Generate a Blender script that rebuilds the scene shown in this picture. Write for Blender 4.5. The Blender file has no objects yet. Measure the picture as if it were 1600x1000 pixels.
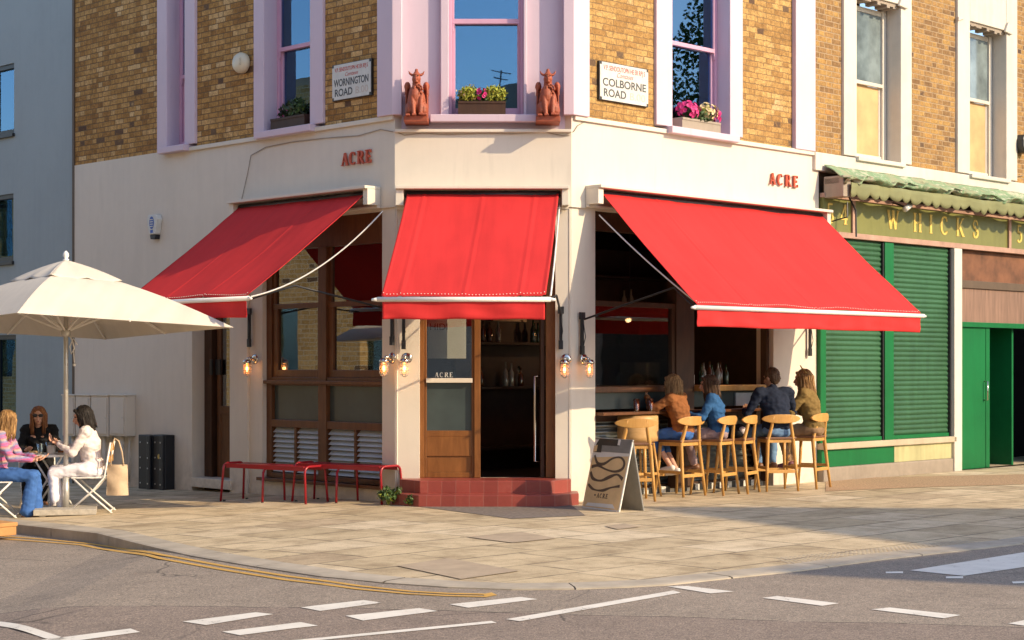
import bpy, math, random
from mathutils import Vector as V, Matrix, noise as mn
random.seed(7)
sc = bpy.context.scene
C = sc.collection
# ---------------------------------------------------------------- camera, sky, sun, exposure
F = 2670.0; H = 1.55
cd = bpy.data.cameras.new('camera'); cam = bpy.data.objects.new('camera', cd); C.objects.link(cam)
cam.location = (0, 0, H); cam.rotation_euler = (math.radians(90), 0, 0)
cd.sensor_width = 36; cd.lens = 36*F/1600; cd.shift_y = 70/1600; cd.clip_end = 2000; cd.clip_start = .1
sc.camera = cam
SUN_EL = math.radians(28); SX, SY = .905, -.425
w = bpy.data.worlds.new("World"); sc.world = w; w.use_nodes = True
wn = w.node_tree; bg = wn.nodes['Background']
sky = wn.nodes.new('ShaderNodeTexSky'); sky.sky_type = 'NISHITA'; sky.sun_disc = False
sky.sun_elevation = SUN_EL; sky.sun_rotation = math.atan2(SX, SY)
sky.air_density = 1.0; sky.dust_density = .9; sky.ozone_density = 1.5
wn.links.new(sky.outputs[0], bg.inputs[0]); bg.inputs[1].default_value = .15
ld = bpy.data.lights.new('sun', 'SUN'); ld.energy = 2.9; ld.angle = math.radians(.5); ld.color = (1, .79, .51)
sun = bpy.data.objects.new('sun', ld); C.objects.link(sun)
sd = V((SX*math.cos(SUN_EL), SY*math.cos(SUN_EL), math.sin(SUN_EL)))
sun.rotation_euler = sd.to_track_quat('Z', 'Y').to_euler(); sun.location = sd*60
sc.view_settings.view_transform = 'Standard'; sc.view_settings.look = 'None'
sc.view_settings.gamma = 1; sc.view_settings.use_curve_mapping = False
sc.view_settings.exposure = .95

# ---------------------------------------------------------------- frames and pixel helpers (survey of the place)
s2 = math.sqrt(.5)
WALL = {'L': ((-1.32, 19.25), (s2, -s2), (s2, s2)), 'C': ((-1.32, 19.25), (1, 0), (0, 1)), 'R': ((.67, 19.25), (s2, s2), (-s2, s2))}
ROT = {'L': -math.pi/4, 'C': 0, 'R': math.pi/4}
FR = {k: Matrix.Translation((WALL[k][0][0], WALL[k][0][1], 0)) @ Matrix.Rotation(ROT[k], 4, 'Z') for k in WALL}
def U(wl, px, o=0):
    O, ex, ey = WALL[wl]; k = (px-800)/F
    return (k*(O[1]-ey[1]*o)-(O[0]-ey[0]*o))/(ex[0]-k*ex[1])
def P(wl, px, py, o=0):
    O, ex, ey = WALL[wl]; u = U(wl, px, o); Y = O[1]+ex[1]*u-ey[1]*o
    return u, H-(py-570)*Y/F
def Zat(wl, u, py, o=0):
    O, ex, ey = WALL[wl]; Y = O[1]+ex[1]*u-ey[1]*o
    return H-(py-570)*Y/F
def zg(x, y=0):
    return -.025*min(8, max(0, -1.3-x))
def sstep(t):
    t = max(0, min(1, t)); return t*t*(3-2*t)
def drop(x): return .010+.085*sstep((-2.9-x)/.9)
def zr(x, y=0): return zg(x)-drop(x)
def G(px, py, f=zg):
    z = 0
    for i in range(12):
        Y = (H-z)*F/(py-570); x = (px-800)/F*Y; z = f(x)
    return x, Y
def at(px, py, Y): return V(((px-800)/F*Y, Y, H-(py-570)/F*Y))

# ---------------------------------------------------------------- mesh builder
WM = {}
class MB:
    def __init__(s, M=None): s.v = []; s.f = []; s.M = M or Matrix()
    def add(s, vs, fs):
        n = len(s.v); s.v += [s.M @ V(v) for v in vs]; s.f += [[n+i for i in f] for f in fs]; return s
    def box(s, x0, x1, y0, y1, z0, z1):
        return s.add([(x0,y0,z0),(x1,y0,z0),(x1,y1,z0),(x0,y1,z0),(x0,y0,z1),(x1,y0,z1),(x1,y1,z1),(x0,y1,z1)],
              [(0,3,2,1),(4,5,6,7),(0,1,5,4),(1,2,6,5),(2,3,7,6),(3,0,4,7)])
    def prism(s, poly, y0, y1):           # polygon in x,z extruded along y (front at y0); ccw seen from -y
        n = len(poly)
        s.add([(x,y0,z) for x,z in poly]+[(x,y1,z) for x,z in poly], [list(range(n)), list(range(2*n-1,n-1,-1))]+[(i,i+n,(i+1)%n+n,(i+1)%n) for i in range(n)])
        return s
    def prismz(s, poly, z0, z1):
        n = len(poly)
        s.add([(x,y,z0) for x,y in poly]+[(x,y,z1) for x,y in poly], [list(range(n-1,-1,-1)), list(range(n,2*n))]+[(i,(i+1)%n,(i+1)%n+n,i+n) for i in range(n)])
        return s
    def tube(s, pts, r, n=8, cap=True, closed=False):
        pts = [V(p) for p in pts]; m = len(pts)
        rs = r if isinstance(r, (list, tuple)) else [r]*m
        T0 = (pts[1]-pts[0]).normalized(); a = V((0,0,1)) if abs(T0.z) < .9 else V((1,0,0))
        N = T0.cross(a).normalized(); vs = []
        for i, p in enumerate(pts):
            if closed: T = (pts[(i+1)%m]-pts[i-1]).normalized()
            else: T = (pts[min(i+1,m-1)]-pts[max(i-1,0)]).normalized()
            N = (N-T*N.dot(T)).normalized(); B = T.cross(N)
            for k in range(n):
                t = 2*math.pi*k/n; vs.append(p+(N*math.cos(t)+B*math.sin(t))*rs[i])
        fs = []
        for i in range(m if closed else m-1):
            j = (i+1) % m
            for k in range(n): fs.append((i*n+k, i*n+(k+1)%n, j*n+(k+1)%n, j*n+k))
        if cap and not closed: fs += [list(range(n-1,-1,-1)), list(range((m-1)*n, m*n))]
        return s.add(vs, fs)
    def bar(s, p, q, wx, wy, up=(0,0,1)):    # rectangular bar from p to q
        p = V(p); q = V(q); T = (q-p).normalized(); a = V(up)
        if abs(T.dot(a)) > .95: a = V((0,1,0))
        A = T.cross(a).normalized()*wx/2; B = A.cross(T).normalized()*wy/2
        vs = [p-A-B, p+A-B, p+A+B, p-A+B, q-A-B, q+A-B, q+A+B, q-A+B]
        return s.add(vs, [(3,2,1,0),(4,5,6,7),(0,1,5,4),(1,2,6,5),(2,3,7,6),(3,0,4,7)])
    def lathe(s, prof, c=(0,0,0), n=16, R=None):
        c = V(c); R = R or Matrix(); vs = []; m = len(prof)
        for r, z in prof:
            for k in range(n):
                t = 2*math.pi*k/n; vs.append(c+R @ V((r*math.cos(t), r*math.sin(t), z)))
        fs = [(i*n+k, i*n+(k+1)%n, (i+1)*n+(k+1)%n, (i+1)*n+k) for i in range(m-1) for k in range(n)]
        fs += [list(range(n-1,-1,-1)), list(range((m-1)*n, m*n))]
        return s.add(vs, fs)
    def ell(s, c, r, n=14, R=None):
        if isinstance(r, (int, float)): r = (r, r, r)
        c = V(c); R = R or Matrix(); vs = [c+R @ V((0,0,-r[2]))]; m = max(4, n//2)
        for i in range(1, m):
            p = -math.pi/2+math.pi*i/m
            for k in range(n):
                t = 2*math.pi*k/n
                vs.append(c+R @ V((r[0]*math.cos(p)*math.cos(t), r[1]*math.cos(p)*math.sin(t), r[2]*math.sin(p))))
        vs.append(c+R @ V((0,0,r[2]))); L = len(vs)-1; fs = []
        for k in range(n):
            fs.append((0, 1+(k+1)%n, 1+k)); fs.append((L, L-n+k, L-n+(k+1)%n))
            for i in range(m-2): fs.append((1+i*n+k, 1+i*n+(k+1)%n, 1+(i+1)*n+(k+1)%n, 1+(i+1)*n+k))
        return s.add(vs, fs)
    def cap(s, p, q, r0, r1, n=12):          # tapered limb with round ends
        s.tube([p, q], [r0, r1], n); s.ell(p, r0, n); s.ell(q, r1, n); return s
    def sheet(s, fn, nu, nv, th=0):          # fn(a,b)->point ; thick sheet if th (vector)
        vs = [V(fn(i/nu, j/nv)) for j in range(nv+1) for i in range(nu+1)]
        q = lambda i, j: j*(nu+1)+i
        fs = [(q(i,j), q(i+1,j), q(i+1,j+1), q(i,j+1)) for j in range(nv) for i in range(nu)]
        if th:
            n = len(vs); t = V(th); vs2 = [v+t for v in vs]
            fs2 = [tuple(n+k for k in reversed(f)) for f in fs]
            bd = [q(i,0) for i in range(nu)]+[q(nu,j) for j in range(nv)]+[q(i,nv) for i in range(nu,0,-1)]+[q(0,j) for j in range(nv,0,-1)]
            fs3 = [(bd[k], n+bd[k], n+bd[(k+1)%len(bd)], bd[(k+1)%len(bd)]) for k in range(len(bd))]
            vs += vs2; fs = fs+fs2+fs3
        return s.add(vs, fs)
    def grid(s, x0, x1, z0, z1, holes, y0, y1):   # wall slab in x,z with rectangular holes
        xs = sorted({x0, x1} | {h[i] for h in holes for i in (0,1) if x0 < h[i] < x1})
        zs = sorted({z0, z1} | {h[i] for h in holes for i in (2,3) if z0 < h[i] < z1})
        def full(i, j):
            if i < 0 or j < 0 or i >= len(xs)-1 or j >= len(zs)-1: return False
            cx = (xs[i]+xs[i+1])/2; cz = (zs[j]+zs[j+1])/2
            return not any(h[0] < cx < h[1] and h[2] < cz < h[3] for h in holes)
        for i in range(len(xs)-1):
            for j in range(len(zs)-1):
                if not full(i, j): continue
                a, b, c, d = xs[i], xs[i+1], zs[j], zs[j+1]
                s.add([(a,y0,c),(b,y0,c),(b,y0,d),(a,y0,d)], [(0,1,2,3)])
                s.add([(a,y1,c),(b,y1,c),(b,y1,d),(a,y1,d)], [(3,2,1,0)])
                if not full(i-1, j): s.add([(a,y0,c),(a,y0,d),(a,y1,d),(a,y1,c)], [(0,1,2,3)])
                if not full(i+1, j): s.add([(b,y0,c),(b,y0,d),(b,y1,d),(b,y1,c)], [(3,2,1,0)])
                if not full(i, j-1): s.add([(a,y0,c),(b,y0,c),(b,y1,c),(a,y1,c)], [(3,2,1,0)])
                if not full(i, j+1): s.add([(a,y0,d),(b,y0,d),(b,y1,d),(a,y1,d)], [(0,1,2,3)])
        return s
    def build(s, name, mat, parent=None, frame=None, bevel=0, smooth=False, wn=False):
        me = bpy.data.meshes.new(name); me.from_pydata([tuple(v) for v in s.v], [], [list(f) for f in s.f])
        me.validate(); me.update()
        if isinstance(mat, (list, tuple)):
            for m_ in mat: me.materials.append(m_)
        else: me.materials.append(mat)
        o = bpy.data.objects.new(name, me); C.objects.link(o)
        if smooth:
            me.polygons.foreach_set('use_smooth', [True]*len(me.polygons))
        place(o, parent, frame)
        if bevel:
            b = o.modifiers.new('bevel', 'BEVEL'); b.width = bevel; b.segments = 2; b.limit_method = 'ANGLE'; b.angle_limit = .6
        return o
def place(o, parent=None, frame=None):
    Wp = WM[parent.name] if parent else Matrix()
    Wo = frame if frame is not None else Wp
    if parent: o.parent = parent
    o.matrix_basis = Wp.inverted() @ Wo
    WM[o.name] = Wo
def tag(o, label=None, cat=None, group=None, kind=None):
    if label: o['label'] = label
    if cat: o['category'] = cat
    if group: o['group'] = group
    if kind: o['kind'] = kind
    return o
def thing(name, label, cat, frame, group=None):
    o = bpy.data.objects.new(name, None); C.objects.link(o); o.empty_display_size = .1
    o.matrix_basis = frame; WM[o.name] = frame.copy()
    return tag(o, label, cat, group)
def wf(wl, u, o=0, z=0): return FR[wl] @ Matrix.Translation((u, -o, z))
def gf(x, y, z=0, rz=0, sc_=1): return Matrix.Translation((x, y, z)) @ Matrix.Rotation(rz, 4, 'Z') @ Matrix.Scale(sc_, 4)
def kids(o): return [c for c in bpy.data.objects if c.parent == o]
def copy_tree(o, frame=None, parent=None):
    ch = kids(o); c = o.copy(); C.objects.link(c); c.parent = parent
    if frame is not None: c.matrix_basis = frame; WM[c.name] = frame.copy()
    for k in ch: copy_tree(k, None, c)
    return c
def blob(mb, name, mat, parent, vox=.01, sm=4, frame=None, fac=.5):
    o = mb.build(name, mat, parent, frame)
    r = o.modifiers.new('r', 'REMESH'); r.mode = 'VOXEL'; r.voxel_size = vox; r.use_smooth_shade = True
    if sm:
        m = o.modifiers.new('s', 'SMOOTH'); m.iterations = sm; m.factor = fac
    dg = bpy.context.evaluated_depsgraph_get(); dg.update()
    me = bpy.data.meshes.new_from_object(o.evaluated_get(dg)); o.modifiers.clear(); o.data = me
    if not me.materials: me.materials.append(mat)
    me.polygons.foreach_set('use_smooth', [True]*len(me.polygons))
    return o
def text(txt, size, mat, parent, x, z, y=-.002, ext=.001, name='lettering', align='CENTER', shear=0, rotx=math.pi/2, sx=1, space=1, bold=0, fit=None):
    cu = bpy.data.curves.new(name, 'FONT'); cu.body = txt; cu.size = size; cu.extrude = ext; cu.align_x = align
    cu.shear = shear; cu.space_character = space; cu.offset = bold
    t = bpy.data.objects.new(name, cu); C.objects.link(t)
    dg = bpy.context.evaluated_depsgraph_get(); dg.update()
    me = bpy.data.meshes.new_from_object(t.evaluated_get(dg)); bpy.data.objects.remove(t)
    if fit:
        xs_ = [v.co.x for v in me.vertices]; sx = fit/max(.001, max(xs_)-min(xs_))
    me.transform(Matrix.Translation((x, y, z)) @ Matrix.Rotation(rotx, 4, 'X') @ Matrix.Scale(sx, 4, (1,0,0)))
    me.materials.clear(); me.materials.append(mat)
    o = bpy.data.objects.new(name, me); C.objects.link(o); place(o, parent); return o
# serif letters drawn as thick and thin strokes in a unit-high box: (kind, ...) ; widths k (thick) n (thin)
def arc(cx, cz, rx, rz, a0, a1, w0, w1, n=14):
    out = []
    for i in range(n+1):
        a = math.radians(a0+(a1-a0)*i/n); t = abs(math.cos(a)); wd = w1+(w0-w1)*t
        out.append((cx+rx*math.cos(a), cz+rz*math.sin(a), wd))
    return out
K, T_ = .17, .06
GL = {
 'A': (.82, [[(.12,.03,T_),(.41,.97,T_)], [(.41,.97,K),(.70,.03,K)], [(.22,.34,T_),(.60,.34,T_)]], [(.0,.26,0),(.54,.86,0)]),
 'C': (.80, [arc(.42,.5,.33,.46,55,305,K,T_), [(.62,.86,.07),(.64,.72,.12)], [(.62,.1,.05),(.66,.2,.05)]], []),
 'R': (.84, [[(.2,.0,K),(.2,1,K)], arc(.38,.74,.24,.235,90,-90,K,T_), [(.2,.975,T_),(.4,.975,T_)], [(.2,.5,T_),(.4,.5,T_)], [(.42,.5,.14),(.74,.02,.15)]], [(.04,.36,0),(.04,.3,1),(.66,.88,0)]),
 'E': (.74, [[(.2,.0,K),(.2,1,K)], [(.2,.97,T_),(.62,.97,T_)], [(.2,.5,T_),(.5,.5,T_)], [(.2,.03,T_),(.64,.03,T_)], [(.62,1,.06),(.62,.78,.05)], [(.64,0,.06),(.64,.24,.05)], [(.5,.6,.05),(.5,.4,.05)]], [(.04,.3,0),(.04,.3,1)]),
 'W': (1.1, [[(.1,.97,K),(.34,.03,K)], [(.34,.03,T_),(.54,.9,T_)], [(.54,.97,K),(.76,.03,K)], [(.76,.03,T_),(1.0,.97,T_)]], [(.0,.24,1),(.42,.62,1),(.9,1.1,1)]),
 'H': (.9, [[(.2,0,K),(.2,1,K)], [(.7,0,K),(.7,1,K)], [(.2,.5,T_),(.7,.5,T_)]], [(.06,.34,0),(.06,.34,1),(.56,.84,0),(.56,.84,1)]),
 'I': (.4, [[(.2,0,K),(.2,1,K)]], [(.06,.34,0),(.06,.34,1)]),
 'K': (.9, [[(.2,0,K),(.2,1,K)], [(.26,.42,T_),(.72,.97,T_)], [(.38,.56,K),(.76,.03,K)]], [(.06,.34,0),(.06,.34,1),(.62,.84,1),(.64,.9,0)]),
 'S': (.66, [arc(.33,.73,.22,.22,40,250,.1,.09), arc(.33,.27,.24,.235,70,-140,.14,.09), [(.2,.62,.15),(.46,.4,.15)], [(.51,.88,.05),(.53,.7,.06)], [(.12,.3,.06),(.14,.1,.05)]], []),
 '5': (.66, [[(.18,.95,.1),(.52,.95,.1)], [(.18,.97,.06),(.15,.55,.06)], arc(.3,.31,.24,.28,120,-140,.15,.08)], []),
 '4': (.7, [[(.48,0,.14),(.48,1,.12)], [(.46,.98,.06),(.08,.3,.06)], [(.06,.28,.07),(.64,.28,.07)]], [(.34,.62,0)]),
}
def glyph(ch, h, dx, dz, depth, y=0, fat=1):
    mb = MB(); wd, strokes, ser = GL[ch]; e = 0
    if fat != 1: strokes = [[(p[0], p[1], max(p[2]*1.15, .06*fat)) for p in st] for st in strokes]
    for st in strokes:
        e += .0006; L = []; R_ = []
        for i, p in enumerate(st):
            a = st[max(0, i-1)]; b = st[min(len(st)-1, i+1)]; tx, tz = b[0]-a[0], b[1]-a[1]; l = math.hypot(tx, tz)
            nx, nz = -tz/l*p[2]/2, tx/l*p[2]/2; L.append((p[0]+nx, p[1]+nz)); R_.append((p[0]-nx, p[1]-nz))
        for i in range(len(st)-1):
            q = [R_[i], R_[i+1], L[i+1], L[i]]
            mb.prism([(dx+a*h, dz+b*h) for a, b in q], y-depth-e, y)
    for a, b, top in ser:
        e += .0006; z0 = .95 if top else 0
        mb.prism([(dx+a*h, dz+z0*h), (dx+b*h, dz+z0*h), (dx+b*h, dz+(z0+.05)*h), (dx+a*h, dz+(z0+.05)*h)], y-depth-e, y)
    return mb, wd*h

# ---------------------------------------------------------------- node helpers
class X:
    def __init__(s, nt, k): s.nt = nt; s.k = k
    def _m(s, op, *a, clamp=False):
        n = s.nt.nodes.new('ShaderNodeMath'); n.operation = op; n.use_clamp = clamp
        for i, q in enumerate((s,)+a):
            if isinstance(q, X): s.nt.links.new(q.k, n.inputs[i])
            else: n.inputs[i].default_value = q
        return X(s.nt, n.outputs[0])
    def __add__(s, o): return s._m('ADD', o)
    def __sub__(s, o): return s._m('SUBTRACT', o)
    def __mul__(s, o): return s._m('MULTIPLY', o)
    def __truediv__(s, o): return s._m('DIVIDE', o)
    def fl(s): return s._m('FLOOR')
    def fr(s): return s._m('FRACT')
    def mod(s, o): return s._m('FLOORED_MODULO', o)
    def mn(s, o): return s._m('MINIMUM', o)
    def mx(s, o): return s._m('MAXIMUM', o)
    def lt(s, o): return s._m('LESS_THAN', o)
    def gt(s, o): return s._m('GREATER_THAN', o)
    def ab(s): return s._m('ABSOLUTE')
    def sin(s): return s._m('SINE')
    def ramp01(s, a, b):
        n = s.nt.nodes.new('ShaderNodeMapRange'); n.inputs[1].default_value = a; n.inputs[2].default_value = b
        s.nt.links.new(s.k, n.inputs[0]); return X(s.nt, n.outputs[0])
class MT:
    def __init__(s, name, color=(.5,.5,.5), rough=.6, metal=0, spec=None):
        s.m = bpy.data.materials.new(name); s.m.use_nodes = True; s.nt = s.m.node_tree
        s.b = s.nt.nodes['Principled BSDF']; s.b.inputs['Base Color'].default_value = (*color, 1)
        s.b.inputs['Roughness'].default_value = rough; s.b.inputs['Metallic'].default_value = metal
        if spec is not None: s.b.inputs['Specular IOR Level'].default_value = spec
        s.color = color; s.m.diffuse_color = (*color, 1)
    def N(s, t, **kw):
        n = s.nt.nodes.new(t)
        for k, v in kw.items(): setattr(n, k, v)
        return n
    def L(s, a, b): s.nt.links.new(a.k if isinstance(a, X) else a, b)
    def co(s, kind='Object', scale=None, rotz=0):
        n = s.N('ShaderNodeTexCoord'); o = n.outputs[kind]
        if kind == 'World': pass
        if scale is not None or rotz:
            mp = s.N('ShaderNodeMapping'); s.L(o, mp.inputs[0]); mp.inputs['Scale'].default_value = scale or (1,1,1); mp.inputs['Rotation'].default_value = (0,0,rotz); o = mp.outputs[0]
        return o
    def world(s, rotz=0):
        n = s.N('ShaderNodeNewGeometry'); o = n.outputs['Position']
        mp = s.N('ShaderNodeMapping'); s.L(o, mp.inputs[0]); mp.inputs['Rotation'].default_value = (0,0,rotz); return mp.outputs[0]
    def noise(s, vec, scale, detail=3, rough=.5, dist=0):
        n = s.N('ShaderNodeTexNoise'); s.L(vec, n.inputs['Vector']); n.inputs['Scale'].default_value = scale
        n.inputs['Detail'].default_value = detail; n.inputs['Roughness'].default_value = rough; n.inputs['Distortion'].default_value = dist
        return X(s.nt, n.outputs[0])
    def xyz(s, vec):
        n = s.N('ShaderNodeSeparateXYZ'); s.L(vec, n.inputs[0]); return [X(s.nt, n.outputs[i]) for i in range(3)]
    def comb(s, a, b, c=0):
        n = s.N('ShaderNodeCombineXYZ')
        for i, q in enumerate((a, b, c)):
            if isinstance(q, X): s.L(q, n.inputs[i])
            else: n.inputs[i].default_value = q
        return n.outputs[0]
    def white(s, vec):
        n = s.N('ShaderNodeTexWhiteNoise', noise_dimensions='3D'); s.L(vec, n.inputs['Vector']); return X(s.nt, n.outputs[0])
    def ramp(s, x, stops, const=False):
        n = s.N('ShaderNodeValToRGB'); cr = n.color_ramp; cr.interpolation = 'CONSTANT' if const else 'LINEAR'
        while len(cr.elements) < len(stops): cr.elements.new(.5)
        for e, (p, c) in zip(cr.elements, stops): e.position = p; e.color = (*c, 1)
        s.L(x, n.inputs[0]); return n.outputs[0]
    def mix(s, f, a, b, mode='MIX'):
        n = s.N('ShaderNodeMix', data_type='RGBA', blend_type=mode)
        for i, q in ((0, f), (6, a), (7, b)):
            if isinstance(q, (int, float)): n.inputs[i].default_value = q
            elif isinstance(q, tuple): n.inputs[i].default_value = (*q, 1)
            else: s.L(q, n.inputs[i])
        return n.outputs[2]
    def col(s, c): s.L(c, s.b.inputs['Base Color']); return s
    def bump(s, h, strength=.3, dist=.01):
        n = s.N('ShaderNodeBump'); n.inputs['Strength'].default_value = strength; n.inputs['Distance'].default_value = dist
        s.L(h, n.inputs['Height']); s.L(n.outputs[0], s.b.inputs['Normal']); return s
def mul(c, k): return tuple(min(1, x*k) for x in c)
def simple(name, color, rough=.6, metal=0, var=.12, scale=6, bump=0, bscale=40, spec=None, stretch=None):
    t = MT(name, color, rough, metal, spec); co = t.co('Object', stretch)
    n = t.noise(co, scale, 4, .6)
    t.col(t.ramp(n, [(.3, mul(color, 1-var)), (.7, mul(color, 1+var))]))
    if bump: t.bump(t.noise(co, bscale, 3), bump, .004)
    return t.m
def brick(name, pal, mortar, bh=.070, per=.315, mw=.009, wob=.012, bstr=.6, flat=False):
    t = MT(name, pal[0][1], .9, 0, .2); co = t.co('Object'); x, y, z = t.xyz(co)
    n1 = t.noise(co, 9, 3, .6); n2 = t.noise(co, 34, 3, .6)
    x = x+(n1-.5)*wob*2+(n2-.5)*wob*.8; z = z+(n2-.5)*wob*.9+(n1-.5)*wob*.6
    rz = z/bh; row = rz.fl(); fz = rz.fr(); xx = x/per+row*.5; cell = xx.fl(); fx = xx.fr()
    st = fx.lt(.66); p = (fx/.66)*st+((fx-.66)/.34)*(st*-1+1); wdt = st*(per*.32)+per*.34
    dx = p.mn(p*-1+1)*wdt; dz = fz.mn(fz*-1+1)*bh
    d = dx.mn(dz); mask = d.ramp01(mw*.35, mw*.85)
    idv = t.comb(cell*2+st, row, 3.1); rnd = t.white(idv); rnd2 = t.white(t.comb(row, cell*2+st, 8.7))
    big = t.noise(co, 1.1, 3, .6); rr = rnd*.62+(big-.5)*.6+.2
    c = t.ramp(rr, pal); fine = t.noise(co, 60, 4, .7); blot = t.noise(co, 14, 3, .7)
    c = t.mix(1, c, t.ramp(fine, [(.25, (.55,.52,.48)), (.75, (1.28,1.26,1.2))]), 'MULTIPLY')
    c = t.mix(1, c, t.ramp(blot, [(.3, (.68,.65,.62)), (.65, (1.14,1.12,1.08))]), 'MULTIPLY')
    dk = rnd2.gt(.975)*blot.ramp01(.3,.45)
    c = t.mix(dk*.8, c, (.06,.04,.04))
    mo = t.mix(t.noise(co, 20, 3), mortar, mul(mortar, .55))
    t.col(t.mix(mask, mo, c)); t.bump(mask*.7+fine*.35+blot*.25, bstr, .012)
    return t.m
# ---------------------------------------------------------------- materials
m = {}
m['brick_shaded'] = brick('brick_shade', [(.0,(.22,.11,.045)),(.3,(.38,.205,.07)),(.5,(.48,.275,.095)),(.7,(.56,.34,.135)),(.86,(.70,.49,.26)),(1,(.80,.63,.41))], (.22,.14,.075))  # stock brick of the shaded side wall, palette brightened to offset the shade
m['brick_lit'] = brick('brick_worn_lit', [(.0,(.26,.145,.06)),(.3,(.38,.225,.085)),(.55,(.47,.295,.115)),(.78,(.53,.35,.145)),(1,(.60,.46,.28))], (.27,.175,.09), per=.36, bh=.072, mw=.007, wob=.034)  # same building's worn brick, palette toned for the sunlit wall
m['brick_shop'] = brick('brick_shop', [(.0,(.17,.10,.055)),(.3,(.27,.165,.08)),(.55,(.37,.225,.095)),(.8,(.43,.27,.10)),(1,(.45,.21,.07))], (.46,.33,.20), wob=.005, per=.33, bh=.074, mw=.011)
m['brick_far'] = brick('brick_far', [(.0,(.36,.23,.09)),(.5,(.50,.34,.14)),(1,(.60,.44,.22))], (.62,.55,.42), wob=.003, per=.5, bh=.11, mw=.014)
def plaster(name, col, stain=.12, rough=.75):
    t = MT(name, col, rough, 0, .3); w_ = t.world(); n = t.noise(w_, .9, 5, .6); n2 = t.noise(w_, 7, 4, .7)
    mp = t.N('ShaderNodeMapping'); t.L(w_, mp.inputs[0]); mp.inputs['Scale'].default_value = (9,9,.7); st = t.noise(mp.outputs[0], 1, 4, .6)
    c = t.ramp(n*.5+n2*.2+st*.3, [(.3, mul(col, 1-stain)), (.55, col), (.75, mul(col, 1+stain*.3))])
    z = t.xyz(w_)[2]; low = z.ramp01(.5, 0)*n2.ramp01(.35, .6)*.45
    dr = st.ramp01(.56,.70)*n.ramp01(.48,.60)*.22; c = t.mix(dr, c, mul(col, .55)); c = t.mix(low, c, mul(col, .5)); t.col(c)
    t.bump(n2*.6+t.noise(w_, 60, 3)*.4, .12, .01); return t.m
m['cream'] = plaster('cream_render', (.68,.605,.51), .10)
m['cream_trim'] = plaster('cream_trim', (.69,.62,.52), .08)
m['stone_white'] = plaster('white_stone', (.64,.59,.51), .22)
m['lilac'] = plaster('lilac_paint', (.62,.49,.56), .07, .5)
m['pink'] = plaster('pink_timber', (.62,.35,.47), .06, .4)
m['blue_render'] = plaster('blue_render', (.32,.37,.385), .12)
m['greenp'] = plaster('green_paint', (.005,.145,.040), .3, .45)
m['cream_stain'] = plaster('stained_cream', (.50,.46,.24), .5)
m['grey_base'] = plaster('grey_plinth', (.34,.28,.22), .3)
m['ledge'] = plaster('stone_ledge', (.50,.41,.29), .3)
def asphalt():
    t = MT('asphalt', (.09,.08,.075), .85, 0, .3); w_ = t.world()
    n = t.noise(w_, .5, 5, .7); f = t.noise(w_, 38, 3, .8); g = t.noise(w_, 95, 2, .7); md = t.noise(w_, 3, 4, .6)
    c = t.ramp(n*.5+md*.5, [(.35,(.235,.195,.158)),(.5,(.275,.228,.185)),(.68,(.315,.262,.212))])
    c = t.mix(1, c, t.ramp(f, [(.3,(.62,.62,.62)),(.5,(1,1,1)),(.7,(1.4,1.38,1.33))]), 'MULTIPLY')
    c = t.mix(1, c, t.ramp(g, [(.3,(.5,.5,.5)),(.52,(1.0,1.0,1.0)),(.7,(1.8,1.76,1.7))]), 'MULTIPLY')
    x, y, z = t.xyz(w_)                        # seams of resurfaced strips
    wv = (t.noise(w_, 1.4, 3)-.5)*.18
    d1 = (y-(x*-.20+10.75)+wv).ab(); d2 = (y-(x*-.55+12.7)+wv).ab()
    sm = d1.ramp01(.012, .003).mx(d2.ramp01(.012, .003)*(x.lt(-2.0))); c = t.mix(sm*t.noise(w_, 5, 2).ramp01(.35,.5), c, (.03,.027,.025))
    patch = (y-(x*-.20+10.75)+wv).lt(0); c = t.mix(patch*.8, c, t.mix(1, c, (.84,.8,.82), 'MULTIPLY')); oil = t.noise(w_, 1.1, 4, .7).ramp01(.60, .72)*.35; c = t.mix(oil, c, (.09,.078,.068))
    vr = t.N('ShaderNodeTexVoronoi', feature='DISTANCE_TO_EDGE'); vr.inputs['Scale'].default_value = .55; t.L(t.comb(x+wv*3, y+wv*4, 0), vr.inputs['Vector']); ck_ = X(t.nt, vr.outputs[0]).ramp01(.008, .002)*t.noise(w_, .6, 3).ramp01(.5, .58); c = t.mix(ck_*.7, c, (.05,.043,.038))
    t.col(c); t.bump(g*.6+f*.4, .35, .008); return t.m
m['asphalt'] = asphalt()
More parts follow.
